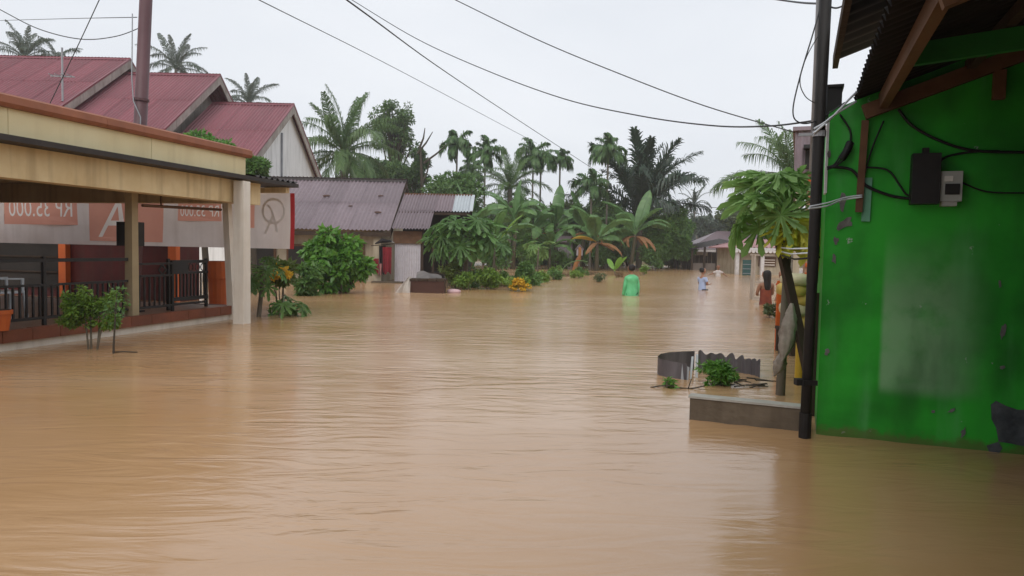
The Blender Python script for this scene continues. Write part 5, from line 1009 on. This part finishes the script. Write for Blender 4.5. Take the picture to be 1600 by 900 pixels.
def lobed_leaf(name, r, mat, seed, pet=.5, tilt=48):
    rr = random.Random(seed); mb = MB(); out = []; n = 9
    for k in range(n):
        a = rad(-150 + 300*k/(n-1)); l = r*(1.0 - .35*abs(k - (n-1)/2)/((n-1)/2))*rr.uniform(.9, 1.08)
        for da, q in [(-17, .24), (-6, .48), (-13, .66), (-5, .62), (-7.5, .86), (0, 1.0), (7.5, .86), (5, .62), (13, .66), (6, .48), (17, .24)]: 
            aa = a + rad(da); R_ = l*q; out.append((R_*math.cos(aa), R_*math.sin(aa), -.42*R_*R_/r + .05*r*math.sin(aa*9)))
    b_ = len(mb.v); mb.v.append((0, 0, 0.0)); mb.v += out
    for i in range(len(out) - 1): mb.f.append((b_, b_+1+i, b_+2+i))
    ct, st_ = math.cos(rad(tilt)), math.sin(rad(tilt)); mb.v = [(x*ct + z*st_ + pet, y, -x*st_ + z*ct) for x, y, z in mb.v]; mb.tube([(0, 0, 0), (pet*.5, 0, .03), (pet, 0, 0)], [.012*r/.3, .009*r/.3, .007*r/.3], 5)
    me = mb.mesh(name, smooth=False); me.materials.append(mat); return me
PLv = [lobed_leaf('leaf', .28, L_PAP, 300 + i, .40, (15, 35, 58)[i]) for i in range(3)]; PLy = lobed_leaf('yellow_leaf', .28, L_PAPY, 310, .30)
def papaya(label, base, h, lean, leaves, seed, sc=1.0, tr=.045, ymats=0, group=None, elev=(-.5, .9), dark=None):
    rr = random.Random(seed); th = thing('papaya_plant', label, 'papaya plant', base, group=group); b0 = Vector((0, 0, 0)); top = Vector((lean[0], lean[1], h))
    part('trunk', MB().tube([b0, b0.lerp(top, .4) + Vector((lean[0]*.1, 0, 0)), top], [tr*1.2, tr, tr*.7], 9), WOOD, th, False, True)
    for i in range(leaves):
        yl = i < ymats; az = rr.uniform(0, 6.283) if not yl else rr.uniform(-2.3, -.4); el = rr.uniform(*elev) if not yl else rr.uniform(-.15, .2); me = PLy if yl else rr.choice(PLv)
        o = link(me.name.split('.')[0], me, th); o.matrix_basis = Matrix.Translation(top + Vector((0, 0, -rr.uniform(0, .10)*sc - (.12*sc if yl else 0)))) @ Matrix.Rotation(az, 4, 'Z') @ Matrix.Rotation(-el, 4, 'Y') @ Matrix.Rotation(rr.uniform(-.4, .4), 4, 'X') @ Matrix.Scale(sc*rr.uniform(.8, 1.15), 4)
        if dark: o.material_slots[0].link = 'OBJECT'; o.material_slots[0].material = dark
    return th
q = onz(1217, 617); tq = at(1234, 330, q[1]); papaya('papaya sapling with pale leaves and yellow lower ones beside the black pole', (q[0], q[1], -.85), tq[2] + .87, (tq[0] - q[0], 0), 40, 4, 1.08, .042, 9, elev=(-.2, 1.0))
q = onz(733, 451); papaya('broad dark papaya clump in front of the lean-to opening', (q[0], q[1], -.85), 2.8, (-.15, 0), 34, 6, 2.1, .06, elev=(-.7, .7), dark=L_PAPM)
q = onz(700, 448); papaya('second dark papaya stem just left of the broad clump', (q[0], q[1] + .6, -.85), 2.45, (-.05, 0), 22, 9, 1.7, .05, elev=(-.7, .6), dark=L_PAPM)
q = onz(768, 447); papaya('third papaya of the clump, right of the broad one', (q[0], q[1] + .8, -.85), 2.5, (.08, 0), 22, 19, 1.7, .05, elev=(-.7, .7), dark=L_PAPM)
q = onz(842, 432); papaya('slim light papaya in the middle gap by the debris', (q[0], q[1] + 3, -.85), 2.35, (.05, 0), 16, 10, 1.5, .05, elev=(-.6, .6))
q = onz(395, 496); papaya('leafy papaya at the porch corner under the banner', (q[0], q[1], -.85), 1.75, (.10, .3), 13, 12, 1.0, .045, elev=(-.9, .7), dark=L_MID)
q = onz(405, 495); papaya('drooping papaya shoot touching the water beside the porch column', (q[0] + .1, q[1] + .1, -.85), 1.25, (.3, .1), 9, 15, .95, .03, elev=(-1.1, -.1), dark=L_MID)

# bushes and low plants
bush('flower_bush', 'yellow flowering bush right of the porch column under the banner', (405, 402, 478, 452), 484, 1300, .12, L_YG2, 10, .45, 'bush', 2)
fl_ = at(438, 424, 14.6); o = link('flower_cluster', None)
bpy.data.objects.remove(o)
fb = [x for x in COL.objects if x.get('label', '').startswith('yellow flowering bush right')][0]
V, F = leaf_cloud(crown_blobs(at(440, 424, fb.location.y - .45), (.30, .15, .18), 10, .5, 5), 420, .075, .8); V -= np.array(fb.location); part('flowers', np_mesh('flowers', V, F), L_YEL, fb)
bush('leafy_bush', 'large bright green leafy bush standing in the water before the grey roofed house', (472, 345, 576, 474), 458, 4800, .22, L_BRIGHT, 26, .33, 'bush', 3, W=.5, stems=8, droop=.45)
bush('leafy_bush', 'lower dark green bush between banner edge and the bright bush', (455, 405, 505, 475), 462, 1500, .16, L_MID, 12, .4, 'bush', 4)
bush('shrub', 'wispy shrub growing from the water in front of the porch railing', (76, 428, 200, 532), 545, 3200, .055, L_YG, 46, .24, 'bush', 5, W=.5, stems=4, depth=.5)
q = onz(175, 552); sh2 = thing('sapling', 'bare stemmed sapling standing in front of the wispy shrub', 'plant', (q[0], q[1], -.85))
part('stem', MB().tube([(q[0], q[1], -.85), (q[0]+.02, q[1], .1), (q[0]+.05, q[1]+.02, .7)], [.016, .013, .006], 6), BARK, sh2, smooth=True)
V, F = leaf_cloud([(q[0]+.06, q[1], .62, .14, .12, .16), (q[0], q[1], .45, .1, .1, .1)], 160, .06, .5); V -= np.array(sh2.location); part('foliage', np_mesh('foliage', V, F), L_MID, sh2)
q = onz(195, 551); single('twig', MB().tube([(q[0]-.14, q[1], .004), (q[0], q[1]-.02, .014), (q[0]+.14, q[1]+.02, .006)], .008, 5), BARK, 'thin twig floating at the foot of the sapling', 'twig', (q[0], q[1], 0))
bush('shrub', 'yellow green shrub by the sunken chest and lean-to posts', (686, 404, 728, 448), 451, 1100, .12, L_YG2, 12, .42, 'bush', 6)
bush('shrub', 'light green shrub on the flooded bed left of the yellow flowers', (744, 410, 796, 451), 452, 1500, .13, L_YG, 16, .38, 'bush', 7)
fbb = bush('flower_bush', 'low bush with orange yellow flowers on the flooded bed', (780, 432, 842, 453), 454, 800, .11, L_YG, 12, .5, 'bush', 8)
V, F = leaf_cloud(crown_blobs(at(812, 443, fbb.location.y - .4), (.58, .2, .16), 14, .6, 9), 620, .085, .8); V -= np.array(fbb.location); part('flowers', np_mesh('flowers', V, F), L_YEL, fbb)
bush('shrub', 'mid green low plants trailing right of the yellow flowers', (785, 408, 858, 444), 446, 1700, .15, L_MID, 18, .42, 'bush', 9)
bush('shrub', 'green low plants on the flooded bed before the broad papaya clump', (722, 416, 760, 450), 449, 900, .13, L_MID, 12, .42, 'bush', 29)
bush('shrub', 'small leafy tuft on the debris right of the trailing plants', (852, 420, 884, 437), 437, 500, .13, L_MID, 9, .48, 'bush', 41)
bush('shrub', 'low yellow green tuft at the right end of the debris', (884, 422, 918, 434), 435, 420, .12, L_YG, 9, .48, 'bush', 42)
bush('leafy_bush', 'leafy bush at the water edge below the grey hut', (850, 382, 900, 420), 419, 1500, .22, L_TREEB, 16, .38, 'bush', 43, Y=54)
bush('leafy_bush', 'broad leafy bush at the water edge under the yellow banana leaf', (905, 384, 962, 421), 420, 1700, .22, L_MID, 18, .38, 'bush', 44, Y=53)
bush('leafy_bush', 'leafy bush at the water edge right of the dead banana leaves', (998, 376, 1040, 421), 420, 1700, .22, L_MID, 18, .38, 'bush', 45, Y=53)
bush('leafy_bush', 'leafy bush at the water edge behind the small papaya', (800, 376, 852, 423), 421, 1700, .22, L_TREEB, 18, .38, 'bush', 46, Y=51)
bush('leafy_bush', 'leafy bush between the papaya clump and the central banana plants', (745, 368, 804, 428), 426, 1900, .2, L_MID, 20, .36, 'bush', 47, Y=42)
for i_, (x0, y0, x1, y1, wl, m_, lb) in enumerate([(858, 414, 880, 436, 436, L_YG, 'yellow green shrub standing in the debris right of the trailing plants'), (838, 422, 862, 441, 441, L_YG, 'yellow green tuft between trailing plants and debris'), (706, 424, 748, 452, 453, L_YG, 'yellow green shrub at the stem of the broad papaya'), (770, 424, 800, 446, 447, L_MID, 'mid green tuft behind the orange yellow flowers'), (895, 418, 922, 433, 433, L_MID, 'leafy tuft at the foot of the tiny gabled box')]):
    bush('shrub', lb, (x0, y0, x1, y1), wl, 650, .12, m_, 12, .42, 'bush', 50 + i_)
bush('shrub', 'brownish drowned shrub left of the banana seedling', (927, 424, 949, 441), 441, 420, .09, L_OLIVE, 8, .5, 'bush', 10)
bush('shrub', 'tiny brown drowned shrub just left of the green raincoat', (960, 424, 974, 434), 434, 200, .09, L_BROWN, 6, .5, 'bush', 11)
bush('shrub', 'small green shrub sticking out right of the green raincoat', (999, 411, 1013, 430), 430, 420, .12, L_YG, 8, .5, 'bush', 12)
bush('fern_plant', 'green feathery plant growing inside the zinc ring', (1085, 558, 1150, 604), 604, 1500, .060, L_BRIGHT, 18, .34, 'plant', 13, W=.3, Y=7.25)
bush('fern_plant', 'small bright weed left of the zinc ring', (1034, 589, 1062, 606), 606, 170, .055, L_BRIGHT, 6, .4, 'plant', 14, W=.3)
bush('shrub', 'mossy weed patch in the water left of the papaya trunk', (1190, 474, 1226, 496), 497, 500, .09, L_OLIVE, 8, .45, 'bush', 15)
# flood debris
q = onz(1168, 604); db = MB(); rr = random.Random(5)
for k in range(16): a = rr.uniform(-.5, .5) + (0 if rr.random() < .6 else 1.2); l = rr.uniform(.08, .22); p_ = np.array([q[0] + rr.uniform(-.16, .10), q[1] + rr.uniform(-.1, .1), rr.uniform(.0, .08)]); db.tube([p_, p_ + np.array([l*math.cos(a), l*math.sin(a)*.5, rr.uniform(-.04, .02)])], [.009, .004], 5)
single('branch_debris', db, BARK, 'tangle of dark wet twigs caught at the right of the zinc ring', 'debris', (q[0], q[1], 0))
q = onz(1075, 608); single('branch_debris', MB().tube(smooth_path([q + np.array([-.35, .05, .0]), q + np.array([-.2, 0, .03]), q + np.array([0, .02, .0]), q + np.array([.15, -.03, .04])]), .007, 5).tube([q + np.array([0, 0, .0]), q + np.array([.03, 0, .1])], .005, 5), BARK, 'thin bare branch floating in front of the zinc ring', 'debris', q)
for i, (x0, x1, py, lb) in enumerate([(845, 900, 431, 'low raft of brown flood debris right of the small papaya'), (885, 925, 429, 'thin line of reeds and debris near the tiny gabled box'), (752, 800, 447, 'brown mud bank under the flowering bushes')]):
    a, b_ = onz(x0, py), onz(x1, py); mb = MB()
    for k in range(60):
        t = rr.random(); p_ = a + (b_ - a)*t + np.array([0, rr.uniform(-.8, .8), rr.uniform(-.03, .10)]); l = rr.uniform(.2, .7); an_ = rr.uniform(-.7, .7); mb.tube([p_, p_ + np.array([l*math.cos(an_), l*math.sin(an_), rr.uniform(-.08, .12)])], [.03, .015], 4)
    mb.lump(((a+b_)/2)*np.array([1, 1, 0]) + np.array([0, .2, -.02]), (abs(b_[0]-a[0])*.48, .8, .10), 26, 6, .25, 1, i)
    single('flood_debris', mb, L_BROWN, lb, 'debris', ((a+b_)/2)*np.array([1, 1, 0]))
# reed arc, white shrine box, dead stem, pale hut in the middle gap
a = onz(876, 428); single('bent_reed', MB().tube(smooth_path([a, a + np.array([.3, 0, .5]), a + np.array([.9, 0, .75]), a + np.array([1.5, 0, .7])]), .03, 5), GSHAFT, 'pale bent reed arching over the debris', 'reed', a)
Yh = 60; a = at(866, 398, Yh); hut = thing('grey_hut', 'small pale grey hut half hidden behind the banana plants', 'hut', (a[0] + .7, Yh + .8, -.2))
GRW = pm('pale_grey_boards', (.34, .31, .33), (.26, .235, .25), 2, .8, .1, 12, streak=.4)
for k in range(5): part('board', MB().box(a[0] + k*.29, a[0] + .28 + k*.29, Yh, Yh + .05, -.2, 1.9), GRW, hut)
part('side_wall', MB().box(a[0] + 1.42, a[0] + 1.47, Yh, Yh + 2, -.2, 1.9), GRW, hut); part('window', MB().box(a[0] + .35, a[0] + 1.1, Yh - .04, Yh - .005, .55, .78), DARKROOM, hut)
part('roof', MB().prism([(a[0]-.2, Yh-.3, 1.95), (a[0]+1.7, Yh-.3, 1.95), (a[0]+1.7, Yh+2.2, 2.5), (a[0]-.2, Yh+2.2, 2.5)], (0, 0, .06)), GREYROOF, hut)
Yh = 48; a = at(905, 404, Yh); hs_ = thing('shrine_box', 'tiny pale gabled box on a post near the yellow banana leaf', 'box', (a[0], Yh, -.6))
part('post', MB().box(a[0]-.05, a[0]+.05, Yh-.05, Yh+.05, -.6, .95), WOOD, hs_); part('box', MB().prism([(a[0]-.19, Yh-.2, 1.0), (a[0]+.19, Yh-.2, 1.0), (a[0]+.19, Yh-.2, 1.4), (a[0], Yh-.2, 1.62), (a[0]-.19, Yh-.2, 1.4)], (0, .4, 0)), GRW, hs_); part('roof', MB().prism([(a[0]-.27, Yh-.26, 1.36), (a[0], Yh-.26, 1.68), (a[0]+.27, Yh-.26, 1.36), (a[0]+.27, Yh-.26, 1.40), (a[0], Yh-.26, 1.73), (a[0]-.27, Yh-.26, 1.40)], (0, .52, 0)), GREYROOF, hs_)
Yh = 46; a = at(899, 416, Yh); b_ = at(906, 386, Yh); single('dead_banana_plant', MB().tube(smooth_path([(a[0]-.1, Yh, -.6), a, (a + b_)/2 + np.array([.12, 0, 0]), b_]), [.16]*5 + [.14]*5 + [.10]*5 + [.06], 8), pm('orange_brown_dead_stem', (.30, .13, .04), (.2, .08, .03), 3, .8, .3, 10), 'orange brown dead banana stem below the tiny pale box', 'stem', (a[0], Yh, -.6))

# trees of the background wood
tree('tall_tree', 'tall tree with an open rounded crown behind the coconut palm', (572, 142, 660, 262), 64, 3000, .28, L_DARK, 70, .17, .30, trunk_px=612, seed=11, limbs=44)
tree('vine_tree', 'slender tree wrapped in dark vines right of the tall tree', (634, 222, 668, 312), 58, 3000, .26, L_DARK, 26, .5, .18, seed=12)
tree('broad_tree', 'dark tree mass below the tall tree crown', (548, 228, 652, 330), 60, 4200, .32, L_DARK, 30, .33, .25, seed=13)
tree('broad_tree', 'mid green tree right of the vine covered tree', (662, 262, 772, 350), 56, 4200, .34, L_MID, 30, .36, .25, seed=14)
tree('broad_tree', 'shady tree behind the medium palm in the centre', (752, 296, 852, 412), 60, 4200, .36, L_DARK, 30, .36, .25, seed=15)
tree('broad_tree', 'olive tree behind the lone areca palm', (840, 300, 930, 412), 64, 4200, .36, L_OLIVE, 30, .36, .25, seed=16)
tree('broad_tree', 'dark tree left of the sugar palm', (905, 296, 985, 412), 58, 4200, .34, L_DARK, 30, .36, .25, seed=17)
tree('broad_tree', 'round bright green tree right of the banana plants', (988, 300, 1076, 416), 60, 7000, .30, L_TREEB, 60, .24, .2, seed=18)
tree('broad_tree', 'olive tree with feathery crown above the far grey roof', (1128, 302, 1190, 372), 66, 3200, .30, L_OLIVE, 24, .36, .25, seed=19)
tree('broad_tree', 'green tree hidden behind papaya and scalloped house', (1176, 318, 1300, 412), 58, 4200, .36, L_MID, 28, .36, .25, seed=20)
tree('broad_tree', 'small tree crown peeping over the cream parapet before the red roofs', (270, 192, 372, 300), 25, 3400, .17, L_BRIGHT, 26, .34, .12, seed=21)
tree('broad_tree', 'leafy tree top behind the parapet end', (374, 240, 416, 300), 24, 1600, .15, L_MID, 14, .45, .10, seed=22)
tree('broad_tree', 'dark tree filling the gap behind the lean-to', (640, 290, 730, 380), 48, 3200, .3, L_DARK, 24, .4, .2, seed=23)
for i, (bx_, Y, m_, lb) in enumerate([((690, 300, 762, 405), 66, L_DARK, 'dark leafy tree behind the leftmost areca pair'), ((765, 318, 838, 416), 68, L_DARK, 'dark leafy tree behind the central banana plants'), ((822, 322, 905, 416), 68, L_MID, 'mid green leafy tree behind the ragged tall banana'), ((888, 318, 960, 416), 67, L_DARK, 'dark leafy tree behind the yellow banana leaf'), ((945, 330, 1015, 416), 68, L_DARK, 'dark leafy tree under the sugar palm fronds'), ((1030, 330, 1082, 416), 64, L_MID, 'mid green tree on the right flank of the round tree'), ((660, 330, 720, 410), 58, L_MID, 'mid green tree behind the lean-to corner')]):
    tree('leafy_tree', lb, bx_, Y, 3200, .30, m_, 26, .42, .2, seed=90 + i)
for i, (x0, y0, x1, y1, Y, m_, lb) in enumerate([(742, 352, 800, 424, 55, L_MID, 'bushy undergrowth left of the central banana plants'), (792, 345, 850, 421, 57, L_TREEB, 'lighter bushy undergrowth behind the small papaya'), (842, 350, 896, 420, 63, L_MID, 'bushy undergrowth around the grey hut'), (886, 356, 946, 419, 61, L_MID, 'bushy undergrowth behind the tiny pale box'), (936, 350, 992, 419, 60, L_DARK, 'dark bushy undergrowth below the dead banana leaves'), (1004, 352, 1052, 419, 58, L_TREEB, 'lighter bushy undergrowth before the round tree'), (1044, 362, 1086, 419, 58, L_MID, 'bushy undergrowth beside the open shed'), (664, 318, 742, 400, 50, L_MID, 'bushy growth above the lean-to roof')]):
    tree('undergrowth_bush', lb, (x0, y0, x1, y1), Y, 2600, .27, m_, 26, .36, .08, cat='bush', seed=120 + i, limbs=4, depth=.55)
dt = tree('dead_branch_tree', 'bare leaning branches sticking out right of the vine covered tree', (668, 285, 690, 310), 57, 250, .2, L_DARK, 6, .6, .12, seed=24, limbs=0)
mb = MB()
for (x0, y0, x1, y1) in [(662, 255, 699, 225), (652, 240, 676, 206), (655, 232, 664, 200), (658, 290, 672, 250)]: mb.tube([at(x0, y0, 57), at((x0+x1)/2 + 2, (y0+y1)/2, 57), at(x1, y1, 57)], [.10, .07, .03], 5)
mb.tube([np.array(dt.location), at(660, 300, 57), at(657, 230, 57)], [.16, .13, .08], 6); part('bare_branch', mb, BARK, dt)
for i, (x0, y0, x1, y1, Y, m_, lb) in enumerate([(866, 372, 960, 418, 66, L_DARK, 'dark hedge bush left of the yellow banana leaf'), (940, 378, 1000, 418, 66, L_DARK, 'dark hedge bush under the dead banana leaves'), (1000, 388, 1084, 419, 66, L_DARK, 'dark hedge bush at the foot of the round tree'), (735, 380, 812, 420, 62, L_MID, 'hedge bush behind the broad papaya clump'), (800, 384, 872, 418, 66, L_DARK, 'dark hedge bush behind the small papaya'), (1136, 392, 1170, 424, 54, L_MID, 'green shrub mass left of the teal gate'), (660, 350, 740, 420, 34, L_MID, 'green shrub mass right behind the lean-to')]):
    tree('hedge_bush', lb, (x0, y0, x1, y1), Y, 2400, .28, m_, 22, .42, .08, cat='bush', seed=60 + i, limbs=4, depth=.6)
for i, (x0, y0, x1, y1, lb) in enumerate([(1078, 340, 1112, 372, 'distant tree on the skyline under the tiny palms'), (1104, 336, 1142, 372, 'distant tree on the skyline above the open shed'), (1140, 340, 1180, 376, 'distant tree on the skyline behind the olive tree')]):
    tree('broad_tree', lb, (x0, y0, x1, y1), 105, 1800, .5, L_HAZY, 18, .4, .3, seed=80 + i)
# far woodland closing the view
V = []; F = []; nb = 0; rr = np.random.default_rng(5); bl = []
for x in np.arange(-170, 171, 5.0):
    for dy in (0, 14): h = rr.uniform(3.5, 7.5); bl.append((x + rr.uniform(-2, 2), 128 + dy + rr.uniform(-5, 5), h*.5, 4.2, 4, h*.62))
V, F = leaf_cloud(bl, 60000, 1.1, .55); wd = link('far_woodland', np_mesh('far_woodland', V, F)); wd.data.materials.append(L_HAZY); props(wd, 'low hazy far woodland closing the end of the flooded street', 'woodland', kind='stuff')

# ------------------------------------------------------------------ overhead wires
def wire(label, pts, r, ext=(0, 0)):
    P = [at(*p) for p in pts]
    if ext[0]: P.insert(0, P[0] + (P[0] - P[1])*ext[0])
    if ext[1]: P.append(P[-1] + (P[-1] - P[-2])*ext[1])
    return single('overhead_wire', MB().tube(smooth_path(P, 8), r, 6), WIREM, label, 'wire', P[0])
wire('thin overhead wire running from the top left down to the middle areca palms', [(405, 0, 22), (620, 108, 38), (820, 214, 58)], .016, (.6, .15))
wire('thick overhead cable running from the top centre down to the sugar palm', [(542, 0, 14), (730, 135, 28), (930, 266, 52)], .017, (.8, .1))
wire('long sagging wire from the top centre to the black pole', [(550, 0, 16), (650, 60, 14.4), (760, 110, 12.8), (880, 154, 11), (1000, 181, 9.2), (1110, 196, 7.6), (1200, 197, 6.3), (1288, 186, 5.28)], .0075, (.6, 0))
wire('straight thin wire from the top right of centre to the orange house', [(712, 0, 15), (840, 62, 14), (960, 112, 13.2), (1100, 165, 12.5), (1246, 208, 11.98)], .009, (.6, 0))
wire('slack wire sagging left from the maroon pole', [(0, 15, 17), (60, 45, 16.6), (125, 61, 16.2), (180, 57, 15.8), (222, 42, 15.5)], .010, (.5, 0))
wire('faint horizontal wire left of the maroon pole', [(0, 32, 30), (110, 29, 22), (214, 27, 15.6)], .009, (.5, 0))
wire('steep guy wire crossing the aerial on the left', [(155, 0, 16), (120, 75, 17), (76, 166, 18)], .010, (.5, .3))
wire('short wire from the top right to the black pole head', [(1205, -2, 8), (1250, 4, 6.6), (1291, 6, 5.3)], .008, (.6, 0))
wire('thin wire from the black pole to the green roof', [(1292, 8, 5.28), (1310, 12, 5.1), (1345, -8, 4.8)], .006)
wire('far thin wire on the skyline right of the tiny palms', [(1030, 312, 80), (1085, 321, 80), (1135, 326, 80)], .03)
wire('looped slack cable hanging left of the black pole', [(1282, 12, 5.25), (1268, 60, 5.2), (1250, 120, 5.15), (1239, 172, 5.1), (1248, 191, 5.1), (1275, 189, 5.2), (1320, 160, 5.2)], .005)
wire('second thinner loop of cable left of the black pole', [(1288, 42, 5.25), (1262, 85, 5.2), (1250, 125, 5.2), (1258, 150, 5.2), (1275, 162, 5.25)], .0035)

# ------------------------------------------------------------------ rain haze
hz = MB().box(-300, 300, -40, 320, -2.2, 26); hm = bpy.data.materials.new('rain_haze'); hm.use_nodes = True; t = hm.node_tree; t.nodes.remove(t.nodes['Principled BSDF'])
pv = t.nodes.new('ShaderNodeVolumePrincipled'); pv.inputs['Color'].default_value = (.93, .95, .98, 1); pv.inputs['Density'].default_value = 0.0009; pv.inputs['Anisotropy'].default_value = 0.2
t.links.new(pv.outputs[0], t.nodes['Material Output'].inputs['Volume']); ho = link('haze', hz.mesh('haze')); ho.data.materials.append(hm); props(ho, kind='stuff')
